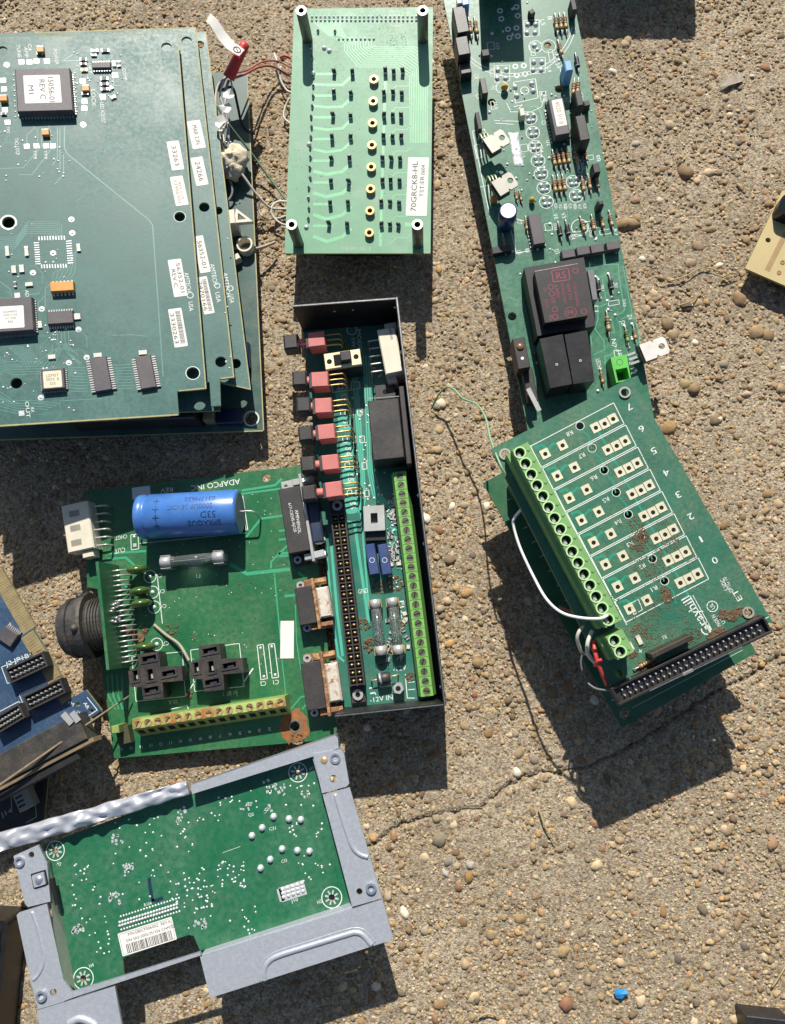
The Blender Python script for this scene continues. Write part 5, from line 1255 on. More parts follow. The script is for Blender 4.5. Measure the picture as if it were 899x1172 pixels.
# wires hanging at its left side
for nm, pts, r, m_, lb in [
    ('white_wire', [(606, 574, 58), (597, 583, 56), (589, 593, 54), (588, 602, 52), (596, 628, 52), (612, 662, 55), (626, 686, 60), (643, 701, 66), (664, 707, 72), (686, 708, 76), (696, 704, 74)], .72, mat('clean_white_insulation', 'e2e2de', .4), 'long white wire arching along the left side of the dirty rack board'),
    ('brown_wire', [(640, 694, 40), (654, 700, 42), (668, 704, 44)], .8, mat('brown_insulation', 'a06a52', .5), 'short brown wire end under the long white wire'),
    ('white_wire', [(669, 716, 56), (663, 723, 58), (661, 733, 56), (666, 746, 50), (671, 748, 48)], .9, WWH, 'short curled white wire end left of the red wire'),
    ('white_wire', [(678, 722, 60), (673, 735, 62), (673, 748, 60), (680, 757, 58), (684, 761, 57)], 1.0, WWH, 'thick white wire end touching the red wire'),
    ('red_wire', [(680, 733, 60), (681, 745, 62), (684, 757, 62), (689, 770, 60), (695, 784, 56)], 1.0, mat('bright_red_insulation', 'c8453f', .4), 'bright red wire below the two-way green terminal'),
    ('red_wire', [(681, 762, 60), (684, 757, 63), (689, 755, 64)], .8, mat('bright_red_insulation', 'c8453f', .4), 'tiny red wire knot on the bright red wire'),
    ('black_wire', [(673, 782, 52), (682, 788, 54), (695, 790, 56), (706, 788, 58), (722, 776, 62)], .6, mat('grey_black_insulation', '5c5e5c', .45), 'thin dark wire curving round the lower left corner of the dirty rack board'),
    ('black_wire', [(667, 747, 50), (665, 758, 50), (667, 768, 50), (672, 776, 50)], .5, mat('grey_black_insulation', '5c5e5c', .45), 'thin dark wire strand left of the bright red wire'),
    ('green_wire', [(494, 468, 1), (501, 454, 8), (510, 444, 14), (519, 445, 20), (530, 456, 26), (546, 463, 34), (556, 478, 42), (561, 500, 52), (568, 520, 60), (574, 534, 63), (580, 544, 62)], .55, WGRN, 'pale green wire arching from the bare concrete up to the rack board corner')]:
    tag(wire(nm, pts, r, m_), lb, 'wire')
# ================================================================ long control board, upper right
ZF0, ZF1 = 24.0, 15.0
FF = Frame((598, 440, ZF1), (742, 415, ZF1+.3), (512, 0, ZF0))
MF = pcb('mask_control_green', '22644a', .42, .34, dustc='93ac98', ds=30); TRF = mat('trace_control', '4f9a78', .4, var=.08)  # pale dust film also lightens the mask to imitate glare
tf = thing('control_circuit_board', FF, 'long green control board with black transformer, twin relays and many resistors', 'circuit board')
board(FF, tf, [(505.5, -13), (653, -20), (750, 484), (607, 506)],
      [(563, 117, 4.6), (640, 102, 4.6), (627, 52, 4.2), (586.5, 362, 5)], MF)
def zc(x, y): return (500+x*.2002, y*.2002)
def zd(x, y): return (540+x*.2002, 120+y*.2002)
def ze(x, y): return (560+x*.1891, 220+y*.1891)
def zt(x, y): return (590+x*.1706, 280+y*.1706)
def zf(x, y): return (660+x*.1365, 300+y*.1365)
def z5(x, y): return (520+x*.3003, 220+y*.3003)
q = Prints(FF); k = FF.s_at(600, 200)
c = FF(588, 22); 
for r in (69, 73):
    pts = [(c.x+r*k*math.cos(a), c.y+r*k*math.sin(a)) for a in [math.radians(x) for x in range(200, 345, 5)]]; q.silk.strip(pts, .4, ZS)
for x, y, dx, dy in ((350, 400, 48, 48), (555, 355, 46, 46), (520, 140, 46, 48)):
    for i in (0, 1):
        for j in (0, 1): q.dot(*zc(x+i*dx-4*j, y+j*dy), 3.2, 1.2)
    q.line([zc(x-22, y-22), zc(x+dx+20, y-28), zc(x+dx+20, y+dy+14), zc(x-16, y+dy+24)], .7, True)
for x, y in ((450, 380), (498, 376), (458, 432), (506, 424), (408, 168), (456, 160), (416, 216), (464, 207), (362, 62), (370, 108), (456, 40), (464, 90)):
    px, py = zc(x, y); kk = FF.s_at(px, py); q.silk.circle(FF(px, py), 2.6*kk, 1.6*kk, ZS, 16)
q.circle(*zc(565, 268), 7.5, .9); q.dot(*zc(560, 260), 3.5, 1.2).dot(*zc(574, 285), 2.4, 1).circle(*zc(640, 265), 8, .7)
q.line([zc(440, 470), zc(565, 450), zc(580, 560), zc(450, 590)], .8, True).circle(*zc(503, 518), 4.5, .9)
for x, y in ((448, 498), (543, 478), (458, 548), (552, 520)): q.dot(*zc(x, y), 3.4, 1.3)
q.line([zc(400, 590), zc(425, 640), zc(540, 640), zc(600, 610), zc(625, 520)], .8).line([zc(440, 610), zc(490, 600), zc(470, 620)], 1.0)
q.circle(*zc(375, 500), 7, .8)
for s_, a, b in (('B', zc(648, 90), zc(648, 115), ), ('L5', zc(600, 110), zc(612, 145)), ('C8', zc(225, 420), zc(232, 450)), ('K2', zc(225, 540), zc(245, 560)), ('R42', zc(325, 490), zc(325, 515)), ('B6', zc(598, 520), zc(600, 550)), ('R17', zc(740, 560), zc(745, 585)), ('S4', zc(690, 360), zc(700, 388)), ('L4', zc(640, 385), zc(648, 412)), ('C1', zd(408, 90), zd(414, 112)), ('R5', zd(285, 78), zd(290, 100)), ('L3', zd(290, 280), zd(296, 300)), ('U2', zd(437, 200), zd(445, 232)), ('RY2', zd(720, 290), zd(730, 320)), ('D3', ze(405, 345), ze(418, 372)), ('V4', ze(400, 130), ze(410, 160)), ('V3', ze(445, 125), ze(458, 155)), ('R4', ze(505, 255), ze(512, 285)), ('N2', zf(312, 640), zf(322, 715)), ('ZR1', zf(205, 190), zf(215, 240)), ('ZN2', zf(325, 170), zf(330, 215)), ('L1', zf(165, 360), zf(168, 415)), ('J1', zf(358, 735), zf(365, 770)), ('LEOH', zf(178, 810), zf(195, 890)), ('J2', zf(385, 490), zf(395, 520)), ('Z4', zf(445, 440), zf(455, 480)), ('C7', ze(180, 170), ze(190, 195)), ('U5', ze(180, 350), ze(188, 375)), ('R9', ze(228, 340), ze(236, 365))):
    q.text(s_, a, b, 5)
for i, x in enumerate(range(0, 9)): q.text('R%d' % (20+i), zd(478+(i % 3)*28+(i//3)*55, 565+(i % 2)*5), zd(484+(i % 3)*28+(i//3)*55, 592+(i % 2)*5), 3.6)
q.line([zd(5, 150), zd(75, 140), zd(85, 220)], .8).line([zd(5, 150), zd(105, 640)], .8).line([zd(15, 230), zd(45, 225), zd(60, 300), zd(30, 308)], .8, True).line([zd(50, 470), zd(95, 460), zd(108, 540)], .8)
q.line([zd(130, 90), zd(290, 95)], .8).line([zd(135, 105), zd(240, 112)], .8)
q.line([ze(130, 220), ze(165, 370), ze(265, 350)], .9).line([ze(160, 160), ze(215, 175)], .8)
q.circle(*ze(550, 212), 9.6, .8)
cols = [(335, 78), (350, 160), (363, 240), (380, 320), (397, 395), (413, 475), (428, 555), (580, 440), (598, 520)]
for x, y in cols:
    px, py = zd(x, y); q.circle(px, py, 7.8, .7); q.dot(px-3, py-3, 2.6, 1.1).dot(px+4, py-3.5, 2.6, 1.1).dot(px-1.5, py+3, 3.0, 1.2).dot(px+3.5, py+2.5, 2.4, 1)
for p, w in (([zf(120, 0), zf(125, 25), zf(350, 20), zf(360, 140), zf(385, 290), zf(405, 400), zf(375, 430), zf(325, 445)], 1.2), ([zf(160, 125), zf(205, 125), zf(265, 100)], 1.6), ([zf(215, 130), zf(255, 350), zf(180, 380), zf(180, 480), zf(155, 560), zf(230, 660), zf(235, 735), zf(140, 780)], 1.2), ([zf(390, 30), zf(465, 430), zf(375, 480)], 1.0), ([zf(470, 430), zf(540, 640), zf(500, 700)], 1.0), ([zf(330, 700), zf(330, 740), zf(290, 780), zf(240, 790), zf(240, 860)], 1.3), ([zf(120, 620), zf(130, 700)], 1.2), ([zf(290, 460), zf(320, 590), zf(275, 600)], 1.0), ([z5(210, 400), z5(235, 410)], 1.0)):
    q.trace(p, w)
for i in range(90):
    t = rng.random(); px = 545+t*150+rng.uniform(-5, 5)*3; py = rng.uniform(100, 430); 
    if 0 < (px-530-py*.18) < 150: q.dot(px, py, rng.uniform(.9, 1.7), .5)
for x, y in ((160, 125), (265, 100), (325, 445), (265, 400), (200, 305), (300, 295), (400, 535), (465, 520), (200, 900), (180, 1080), (440, 720)): q.dot(*zf(x, y), 2.2, .9)
gs = random.Random(41)
def inF(px, py): return (530+py*.17) < px < (655+py*.19) and not (590 < px < 690 and 290 < py < 450)
for i in range(170):
    px, py = gs.uniform(530, 740), gs.uniform(0, 430)
    if inF(px-4, py) and inF(px+4, py): q.dot(px, py, gs.uniform(1.0, 2.2), gs.uniform(.4, 1.0))
for i in range(46):
    px, py = gs.uniform(535, 735), gs.uniform(20, 430)
    if not (inF(px-9, py) and inF(px+9, py)): continue
    w, l = gs.choice(((5, 14), (8, 8), (4, 9), (12, 5)))
    q.line([(px-w/2, py-l/2+w*.09), (px+w/2, py-l/2-w*.09), (px+w/2+l*.18, py+l/2-w*.09), (px-w/2+l*.18, py+l/2+w*.09)], .6, True)
    q.text(gs.choice('RCDJ')+str(gs.randrange(1, 60)), (px+w, py-4), (px+w+1, py+4), 3.4)
for i in range(22):
    px, py = gs.uniform(540, 735), gs.uniform(90, 430)
    if inF(px-14, py) and inF(px+14, py): q.trace([(px-8, py), (px, py-1.5), (px+5, py+8), (px+7, py+20)], gs.choice((.8, 1.2)))
q.done(tf, TRF, SILK)
# solder-coated heat patch
g = random.Random(8); mp = MB(); a0 = FF(582, 150); n_ = 9; m_ = 20; kk = FF.s_at(587, 170)
gv = []
for j in range(m_):
    for i in range(n_):
        px, py = 582+i*1.4+j*.35, 152+j*2.0; c = FF(px, py); gv.append((c.x, c.y, .3+.9*abs(noise.noise(Vector((px*.35, py*.35, 0))))+(0 if 0 < i < n_-1 and 0 < j < m_-1 else -.4)))
mp.add(gv, [(j*n_+i, (j+1)*n_+i, (j+1)*n_+i+1, j*n_+i+1) for j in range(m_-1) for i in range(n_-1)], 0, True); mp.build('solder_patch', SOLDER, tf)
# two tab transistors lying flat above the board
TABM = mat('dull_tab_metal', '98958b', .45, .35, var=.1)
def tab(px, py, h, w, l, ang, right=True, m=None):
    c = FF(px, py, h); kk = FF.s_at(px, py, h); w *= kk; l *= kk
    def R(x, y): return (c.x+x*math.cos(ang)-y*math.sin(ang), c.y+x*math.sin(ang)+y*math.cos(ang))
    out = [(-w/2, -l/2), (-w*.05, -l/2), (0, -l*.36), (w*.08, -l/2), (w*.42, -l/2), (w/2, -l*.34), (w/2, l*.34), (w*.42, l/2), (w*.08, l/2), (0, l*.36), (-w*.05, l/2), (-w/2, l/2)]
    o = MB().plate([R(*p) for p in out], h-1.2, h, [circ(R(w*.27, 0), 1.75)]).build('tab_transistor', m or TABM, tf)
    MB().obox(R(-w*.28, 0), (w*.6, l*1.04), ang, h-4.6, 3.3, .3).build('body', PLASTIC, o)
    return o, R, w, l
aT = .38
for px, py in ((569, 161), (578.5, 210)):
    o, R, w, l = tab(px, py, 12, 25, 20, aT)
    lg = MB(); p0 = R(-w*.30, l*.5); 
    for j in (-1, 0, 1): lg.tube([(p0[0]+j*1.9, p0[1], 9), (p0[0]+j*1.9-.5, p0[1]+4, 8.6), (p0[0]+j*1.9-.8, p0[1]+6, 6), (p0[0]+j*1.9-.8, p0[1]+6, 0)], .5, 6, 0, 2)
    tag(lg.build('legs', mat('tinned_leads_green', 'b7bfa0', .4, .5), o), kind='stuff')
o, R, w, l = tab(750, 399, 9, 30, 21, -.02+.2, m=mat('bright_tab_metal', 'd8d4cc', .45, .25))
lg = MB()
for j in (-1, 0, 1):
    p0 = R(-w*.5, j*l*.26); p1 = R(-w*1.0, j*l*.26); lg.obox(((p0[0]+p1[0])/2, (p0[1]+p1[1])/2), (w*.45, 1.3), .18, 4.5, .6); lg.rod((p1[0]+1, p1[1], 4.6), (p1[0]+1, p1[1], 0), .5, 6)
tag(lg.build('legs', TIN, o), kind='stuff')
# radial capacitor
hC = 16; c = FF(582, 241, hC); o = MB().lathe((c.x, c.y, 0), (0, 0, 1), [(0, 4.7), (.6, 5), (1.8, 5), (2.3, 4.7), (2.8, 5), (hC-.5, 5), (hC, 4.4)], 24).build('radial_capacitor', mat('navy_sleeve', '2a3566', .3, var=.1, coat=.3), tf)
MB().disc(c, 4.25, hC+.03, 24).build('can_top', mat('aluminium_top', 'd6d6de', .35, .5), o)
MB().obox(c, (7, .3), .6, hC+.05, .03).obox(c, (7, .3), .6+1.57, hC+.05, .03).build('vent_score', WORN, o)
# chips
aD = FF.ang((628, 155), (620, 110), 8)-math.pi/2
o = chip(FF, tf, 640, 133, 17, 46, 9, -.0, CHIP, 'lr', 10, 'socketed_chip', z0=3, pin_out=.9)
label(FF, o, 640.5, 129, 33, 12, -math.pi/2, [('4020 V1.8', 0, .45, .85)], 9.0, ink=mat('faded_red_ink', 'a58a7c', .7))
c = FF(639, 136, 3); MB().obox(c, (20*k, 48*k), 0, 0, 3).build('chip_socket', PLASTIC, o)
chip(FF, tf, 614.5, 262, 14, 37, 6, 0, CHIP, 'lr', 8, 'logic_chip', z0=1, pin_out=1.0)
for px, py in ((651, 290), (668, 286.5), (684, 284), (702, 280.5)): chip(FF, tf, px, py, 15.5, 11, 5, 0, CHIP, 't', 4, 'optocoupler', z0=.8)
chip(FF, tf, 688, 232, 7, 7, 8, 0, BLACK, name='small_transistor', ch=.8)
# transformer
def fp(parent, pts, h, z0, m, name, ch=0):
    P_ = [tuple(FF(*p, h)) for p in pts]; return MB().plate(P_, z0, h).build(name, m, parent)
hA, hB_ = 15, 23
TF = mat('transformer_black', '1b1a1e', .5, var=.12, bump=.2, bs=2000, dust=.07)
o = fp(tf, [zt(60, 155), zt(150, 612), zt(540, 545), zt(460, 85)], hA, .2, TF, 'transformer')
top = fp(o, [zt(130, 180), zt(200, 525), zt(490, 475), zt(430, 125)], hB_, hA+.02, TF, 'coil_cover')
aX = FF.ang(zt(430, 125), zt(490, 475), hB_); tx = MB(); RINK = mat('red_print', '93384a', .6)
for s_, p, sz, sx in (('115V 50-60HZ', (408, 330), 3.1, 1), ('0003 315', (365, 315), 3.4, 1), ('60 0122 02H', (325, 325), 3.0, 1), ('6.0VDC', (282, 315), 3.3, 1), ('12V', (200, 300), 3.0, 1), ('2.5VA', (212, 395), 3.0, 1), ('PO', (235, 490), 3.4, 1), ('CE', (255, 375), 3.6, 1)):
    tx.text(s_, FF(*zt(*p), hB_), sz*.72, aX, hB_+.06, sx=sx)
for x, y in ((403, 175), (460, 448), (238, 285), (245, 330), (265, 435), (268, 485)): tx.circle(FF(*zt(x, y), hB_), 1.4, .35, hB_+.06, 16)
c = FF(*zt(305, 205), hB_); tx.loop(rrect(c, 9, 6.4, .3, aX+1.57), .5, hB_+.06); tx.text('RS', c, 5.6, aX+1.57, hB_+.06); c = FF(*zt(372, 455), hB_); tx.text('FR', c, 3.6, aX+1.57, hB_+.06); tx.circle(c, 3.0, .3, hB_+.06, 20)
tag(tx.build('print', RINK, top), kind='stuff')
MB().strip([FF(*zt(132, 179), hB_), FF(*zt(420, 127), hB_)], .35, hB_+.05).build('worn_edge', WORN, top)
fp(o, [zt(485, 172), zt(520, 370), zt(552, 365), zt(525, 165)], 8, .2, mat('grey_clip', '6e6c70', .5), 'side_clip')
# twin relays
for a in ([(165, 632), (235, 962), (382, 935), (318, 600)], [(330, 604), (390, 936), (532, 912), (482, 574)]):
    o = fp(tf, [zt(*p) for p in a], 20, .2, mat('relay_black', '1b1d21', .35, var=.15, dust=.1), 'relay')
    mx = sum(p[0] for p in a)/4, sum(p[1] for p in a)/4; c = FF(*zt(mx[0]+3, mx[1]+22), 20); MB().ring(c, .3, .75, 20, 20.25, 12).build('vent_dimple', TIN, o)
# sensor block, lever, green terminal, left-edge sockets
c = FF(597, 404, 14); kk = FF.s_at(597, 404, 14); o = MB().obox(c, (14*kk, 37*kk), 0, 0, 14, .4).build('sensor_block', BLACK, tf)
MB().ell((c.x, c.y+3.5, 14), (2.2, 2.2, 1.2), 12, 8).build('brown_dome', mat('brown_resin', '7a5a3c', .3), o); MB().disc(c+Vector((0, -3)), .9, 14.05, 10).build('pin_mark', SILK, o)
c = FF(607, 440, 8); MB().obox(c, (12*kk, 40*kk), 0, 0, 8, .4).build('black_socket', BLACK, tf)
A, B = FF(605, 444, 12), FF(618, 470, 12); d = B-A; MB().obox((A+B)/2, (d.length, 2.6), math.atan2(d.y, d.x), 10.5, .8, .1).build('metal_lever', mat('nickel_strip', 'c2c0ba', .35, .5), tf)
hG = 11; BG = mat('bright_green_plastic', '58b84c', .45, var=.08, dust=.15)
pts = [zf(285, 800), zf(420, 772), zf(460, 985), zf(335, 1012)]; P_ = [FF(*p, hG) for p in pts]; cG = (P_[0]+P_[1]+P_[2]+P_[3])/4
ex_ = (P_[1]-P_[0]); ey_ = (P_[3]-P_[0])
ho = [tuple(P_[0]+ex_*a+ey_*b) for a, b in ((.12, .5), (.85, .5), (.85, .95), (.12, .95))]
o = MB().plate([tuple(p) for p in P_], 0, hG, [ho]).build('green_terminal', BG, tf); MB().circle(cG+ey_*-.25, 1.7, .4, hG+.04, 16).build('screw_mark', mat('terminal_green_dark', '4d7d3a', .5), o)
for px, py, w, l, h in ((528, 22, 15, 34, 13), (530, 52, 15, 24, 12), (533, 78, 13, 14, 7)): 
    chip(FF, tf, px, py, w, l, h, 0, PLASTIC, name='black_socket', z0=.1, ch=.5)
chip(FF, tf, 548, 138, 5, 22, 7, 0, BLACK, name='black_strip', z0=.1)
chip(FF, tf, 533, 2, 8, 8, 14, 0, mat('light_blue_plastic', '6f9fd0', .4), name='blue_capacitor'); chip(FF, tf, 526, 1, 6, 7, 14, 0, IVORY, name='white_plug')
chip(FF, tf, 651, 75, 9, 14, 13, 0, mat('light_blue_plastic', '6f9fd0', .4), name='blue_capacitor', ch=.6)
chip(FF, tf, 667, 146, 12, 32, 14, 0, PLASTIC, name='black_socket', ch=.5); chip(FF, tf, 663, 112, 8, 20, 14, 0, BLACK, name='black_socket', ch=.5)
chip(FF, tf, 657, 5, 6, 14, 8, 0, BLACK, name='black_strip')
c = FF(578, 99, 3); MB().ell((c.x, c.y, 2.4), (2.2, 1.7, 2.4), 12, 8).build('yellow_lamp', mat('amber_resin', 'c99a3a', .3), tf)
c = FF(609.5, 228, 3); MB().ell((c.x, c.y, 2.0), (1.7, 1.7, 2.2), 12, 8).build('yellow_lamp', mat('amber_resin', 'c99a3a', .3), tf)
c = FF(609, 13, 4); MB().obox(c, (3, 3), .4, 0, 4, .3).build('small_transistor', BLACK, tf)
# resistors and diodes between lead ends
RP = []
for i in range(3): RP.append((*zc(672+i*26, 85-i*2), *zc(690+i*26, 215-i*4), 0))
RP += [(*zc(688, 235), *zc(722, 350), 3), (*zc(785, 455), *zc(775, 585), 1), (*zc(808, 450), *zc(800, 580), 0), (*zc(120, 100), *zc(122, 210), 2), (*zc(180, 105), *zc(200, 235), 0), (*zc(212, 105), *zc(235, 240), 2)]
for i in range(4): RP.append((*zd(458+i*27, 262-i*4), *zd(482+i*27, 385-i*4), i))
RP += [(*zd(582, 235), *zd(612, 372), 1), (*zd(640, 255), *zd(662, 350), 4)]
for i in range(3): RP.append((*zd(460+i*27, 408-i*3), *zd(486+i*27, 540-i*4), (i+1) % 5))
RP += [(*zd(625, 408), *zd(645, 530), 2), (*zd(660, 400), *zd(682, 520), 4), (*zd(704, 395), *zd(728, 510), 0), (*zd(245, 480), *zd(262, 570), 2), (*zd(268, 490), *zd(290, 575), 0)]
RP += [(*ze(545, 150), *ze(585, 275), 0), (*ze(615, 140), *ze(640, 270), 1), (*ze(668, 128), *ze(696, 250), 4), (*ze(720, 115), *ze(750, 245), 1)]
RP += [(*zf(245, 415), *zf(272, 640), 0), (*zf(195, 895), *zf(225, 1060), 4), (*zf(470, 530), *zf(498, 690), 4)]
RP += [(*zc(150, 100), *zc(160, 205), 3), (575, 268, 579, 292, 1), (601, 262-14, 604, 270, 4)]
for px, py, w, l, h, m_, nm in ((556, 60, 9, 9, 5, BLACK, 'small_transistor'), (672, 118, 7, 7, 6, BLACK, 'small_transistor'), (683, 192, 8, 12, 7, PLASTIC, 'black_socket'), (598, 128, 6, 10, 5, IVORY, 'film_capacitor'), (574, 285, 22, 9, 4, PLASTIC, 'optocoupler'), (566, 226, 7, 7, 4, TANCAP, 'film_capacitor'), (554, 98, 7, 20, 9, PLASTIC, 'black_socket')):
    chip(FF, tf, px, py, w, l, h, 0, m_, name=nm, ch=.3)
for ax0, ay0, bx0, by0, i in RP: axial(FF, tf, ax0, ay0, bx0, by0, RES[i])
gres = rmesh(2, 5); gres.materials[0] = mat('resistor_green', '6f8a3c', .5)
axial(FF, tf, *zf(400, 540), *zf(435, 720), gres)
for a in ((*ze(412, 180), *ze(440, 310)), (*ze(458, 170), *ze(488, 305)), (*zf(265, 105), *zf(305, 290)), (*zf(165, 125), *zf(195, 310)), (*zc(788, 308), *zc(812, 430))): axial(FF, tf, *a, DIO, 'diode')
# unseen upright panel, guessed and sized to cast the shadow on the board
A, B = FF(548, -9), FF(596, -11); d = B-A; o = MB().obox((A+B)/2, (d.length, 3), math.atan2(d.y, d.x), .1, 37, .4).build('unseen_shadow_panel', PLASTIC, tf)
# feet under the board
for px, py in ((540, 40), (660, 60), (610, 400), (720, 400)):
    c = FF(px, py); MB().cyl(c, 2.5, -14.5 if py > 300 else -21, -1.6, 10).build('support_pin', TIN, tf)
# --- unseen case beyond the top of the view, added to cast a shadow
FH = Frame((640, -60, 0), (790, -60, 0)); th_ = thing('unseen_shadow_case', FH, 'black plastic case beyond the top edge, its rounded shadow falling right of long board', 'case')
a, b = FH(655, -38), FH(789, -38); w = b.x-a.x; c = ((a.x+b.x)/2, a.y+30)
MB().plate(rrect(c, w, 60, 4, 0, 5), 0, 44).build('case_body', PLASTIC, th_); MB().plate(rrect(c, w-3, 57, 3, 0, 5), 44.02, 45.5).build('lid', BLACK, th_)
# ================================================================ galvanised frame with green board, bottom left
ZG = 38.0; dP = 7.0
FG = Frame((16, 979, ZG), (395, 856, ZG))
GALV = mat('galvanised_steel', 'a9aeb5', .38, .3, var=.09, vs=500, bump=.3, c2='b4b8bd', c2s=420, c2t=.6, bs=1600, dust=.08, dustc='c8ccd2')
GALVE = mat('galvanised_edge', 'b6bcc6', .35, .7, var=.1)
FOIL = mat('crinkled_foil', 'c6c8ce', .28, .5, var=.1, vs=100, bump=.25, bs=160)
tg_ = thing('metal_frame', FG, 'grey galvanised metal frame holding a green board with barcode sticker', 'metal frame')
def gp(x, y): return (x*.292, 830+y*.292)
def gq(x, y): return (220+x*.292, 830+y*.292)
def plate(name, pts, z0=-1.0, z1=0.0, holes=(), m=None, hz=0.0):
    P_ = [tuple(FG(*p, hz)) for p in pts]; hs = []
    for px, py, r in holes: hs.append(circ(FG(px, py, hz), r*FG.s_at(px, py)))
    return MB().plate(P_, z0+hz, z1+hz, hs, 0, 1).build(name, [m or GALV, GALVE], tg_)
plate('top_rail', [gq(-5, 235), gq(0, 270), gq(470, 124), gq(575, 90), gq(572, 50), gq(560, 40), gq(470, 72)], -9, 0)
plate('corner_plate', [gq(475, 112), gq(495, 200), gq(510, 266), gq(606, 240), gq(617, 228), gq(597, 112), gq(585, 92)], -1, .6, [(*gq(555, 209), 4.2)])
plate('right_rail', [gq(512, 272), gq(628, 712), gq(745, 678), gq(618, 243)], -1.2, 0, [(*gq(656, 652), 3.6)])
plate('bottom_plate', [gq(32, 907), gq(72, 1068), gq(780, 842), gq(786, 825), gq(747, 682)], -1.2, .3)
plate('left_plate', [gp(66, 745), gp(75, 735), gp(185, 700), gp(250, 1000), gp(285, 1045), gp(255, 1082), gp(150, 1114), gp(120, 1000)], -1.2, 0, [(*gp(210, 1046), 3.8)])
plate('lower_left_plate', [gp(147, 1118), gp(452, 1022), gp(490, 1240), gp(170, 1260)], -1.2, .3)
plate('upper_left_plate', [gp(55, 512), gp(152, 468), gp(186, 540), gp(200, 690), gp(112, 712), gp(100, 700)], -1.0, .3, [(*gp(125, 507), 3.4)])
plate('link_bar', [gp(252, 1080), gp(285, 1044), gp(560, 958), gp(785, 888), gp(790, 900), gp(565, 975), gp(300, 1062)], -1.4, .5)
# square latch punched in the upper left plate
c = FG(*gp(158, 603)); a = FG.ang(gp(100, 600), gp(200, 570)); s_ = .292*FG.s_at(46, 1006)
MB().plate(rrect(c, 62*s_, 58*s_, .5, a), .32, .4).build('latch_recess', DARK, tg_)
o = MB().plate(rrect(c, 48*s_, 46*s_, .5, a), .42, 1.4).build('latch_tab', GALV, tg_); MB().dome(c, 2.2, 1.4, 1.0, 12).build('dimple', GALVE, o)
c = FG(*gp(210, 655)); MB().obox(c, (14*s_, 100*s_), a, -2.5, 2, 0).build('latch_slot', DARK, tg_)
# bosses and embossed ribs
for x, y, f in ((562, 130, gq), (702, 640, gq), (163, 1062, gp), (78, 535, gp)):
    c = FG(*f(x, y), .6); o = MB().ring(c, 1.5, 2.6, .3, 1.3, 16).build('boss', GALVE, tg_)
c = FG(*gq(518, 138), .6); MB().dome(c, 1.9, .6, .7, 12).build('rivet', BRASS, tg_)
def rib(pts, w, z=0.3, m=None):
    pts = [FG(*p) for p in pts]
    # smooth raised bead
    q3 = [Vector((p.x, p.y, z-.55)) for p in pts]
    b = MB().tube([tuple(p) for p in q3], w, 8, 0, 6); return b.build('embossed_rib', m or GALV, tg_)
rib([gq(285, 1000), gq(285, 960), gq(300, 928), gq(340, 903), gq(460, 865), gq(600, 822), gq(640, 812), gq(670, 822), gq(705, 862)], 1.5)
rib([gq(268, 1003), gq(268, 960), gq(284, 920), gq(330, 888), gq(460, 846), gq(600, 802), gq(645, 795), gq(680, 805), gq(720, 852)], .7)
rib([gq(560, 268), gq(590, 370), gq(625, 470), gq(655, 505), gq(690, 518)], 1.3, .1)
rib([gp(125, 730), gp(150, 800), gp(170, 890), gp(170, 940), gp(150, 980), gp(130, 1000)], 1.0, .1)
rib([gp(270, 1172), gp(310, 1150), gp(350, 1160), gp(380, 1180)], 2.0)
# inner walls stepping down to the board
def iwall(pts, z0, z1, th=.9):
    P_ = [FG(*p) for p in pts]; w = MB()
    for a, b in zip(P_[:-1], P_[1:]):
        d = (b-a).normalized(); n = Vector((-d.y, d.x))*th; w.plate([tuple(a), tuple(b), tuple(b+n), tuple(a+n)], z0, z1)
    return w
iwall([gq(470, 126), gq(628, 706)], -dP-2, -1.3).build('inner_wall', GALV, tg_); iwall([gq(625, 712), gq(35, 903)], -dP-2, -1.3).build('inner_wall', GALV, tg_)

FGPx = Frame((55, 988, ZG-dP), (357, 868, ZG-dP))
def _low(px, py):
    v = FG.loc(FGPx.M @ FGPx(px, py).to_3d()); return (v.x, v.y, v.z-.3)
def _top(px, py):
    v = FG(px, py, -.6); return (v.x, v.y, -.6)
sl_ = [_top(*gp(184, 520)), _top(*gp(200, 690)), _top(*gp(212, 800)), _top(*gp(250, 1000)), _low(*gp(300, 1040)), _low(*gp(262, 840)), _low(*gp(232, 690)), _low(*gp(200, 540))]
MB().add(sl_+[(x, y, z-.8) for x, y, z in sl_], [(0, 7, 6, 1), (1, 6, 5, 2), (2, 5, 4, 3), (9, 14, 15, 8), (10, 13, 14, 9), (11, 12, 13, 10)]).build('inner_wall', mat('zinc_tinted_green', '8a9282', .45, .3, var=.1), tg_)  # sloped wall in darker, green-tinted zinc
# crinkled foil sleeve round the left of the top rail
fo = MB(); A = P(-12, 968, ZG-3); B = P(217, 900, ZG-3); Ai, Bi = FG.loc(A), FG.loc(B); u = (Bi-Ai).normalized(); L = (Bi-Ai).length; side = Vector((-u.y, u.x, 0)); n1, n2 = 110, 20; vs = []
for i in range(n1+1):
    t = i/n1; base = Ai+u*L*t; w = 4.2-1.0*t
    for j in range(n2):
        a = 2*math.pi*j/n2; sy, sz = math.cos(a), math.sin(a)
        r = 1+.30*noise.noise(Vector((t*9, math.cos(a)*1.1, math.sin(a)*1.1)))+.12*noise.noise(Vector((t*24, math.cos(a)*2, math.sin(a)*2+4)))
        vs.append(base+side*sy*w*1.12*(1+.18*noise.noise(Vector((t*14, sy*.5, 2))))+Vector((0, 0, sz*1.5*r+2.2*noise.noise(Vector((t*20, sy*1.6, sz*.3)))*(1 if sz > -.2 else .3)+1.6)))
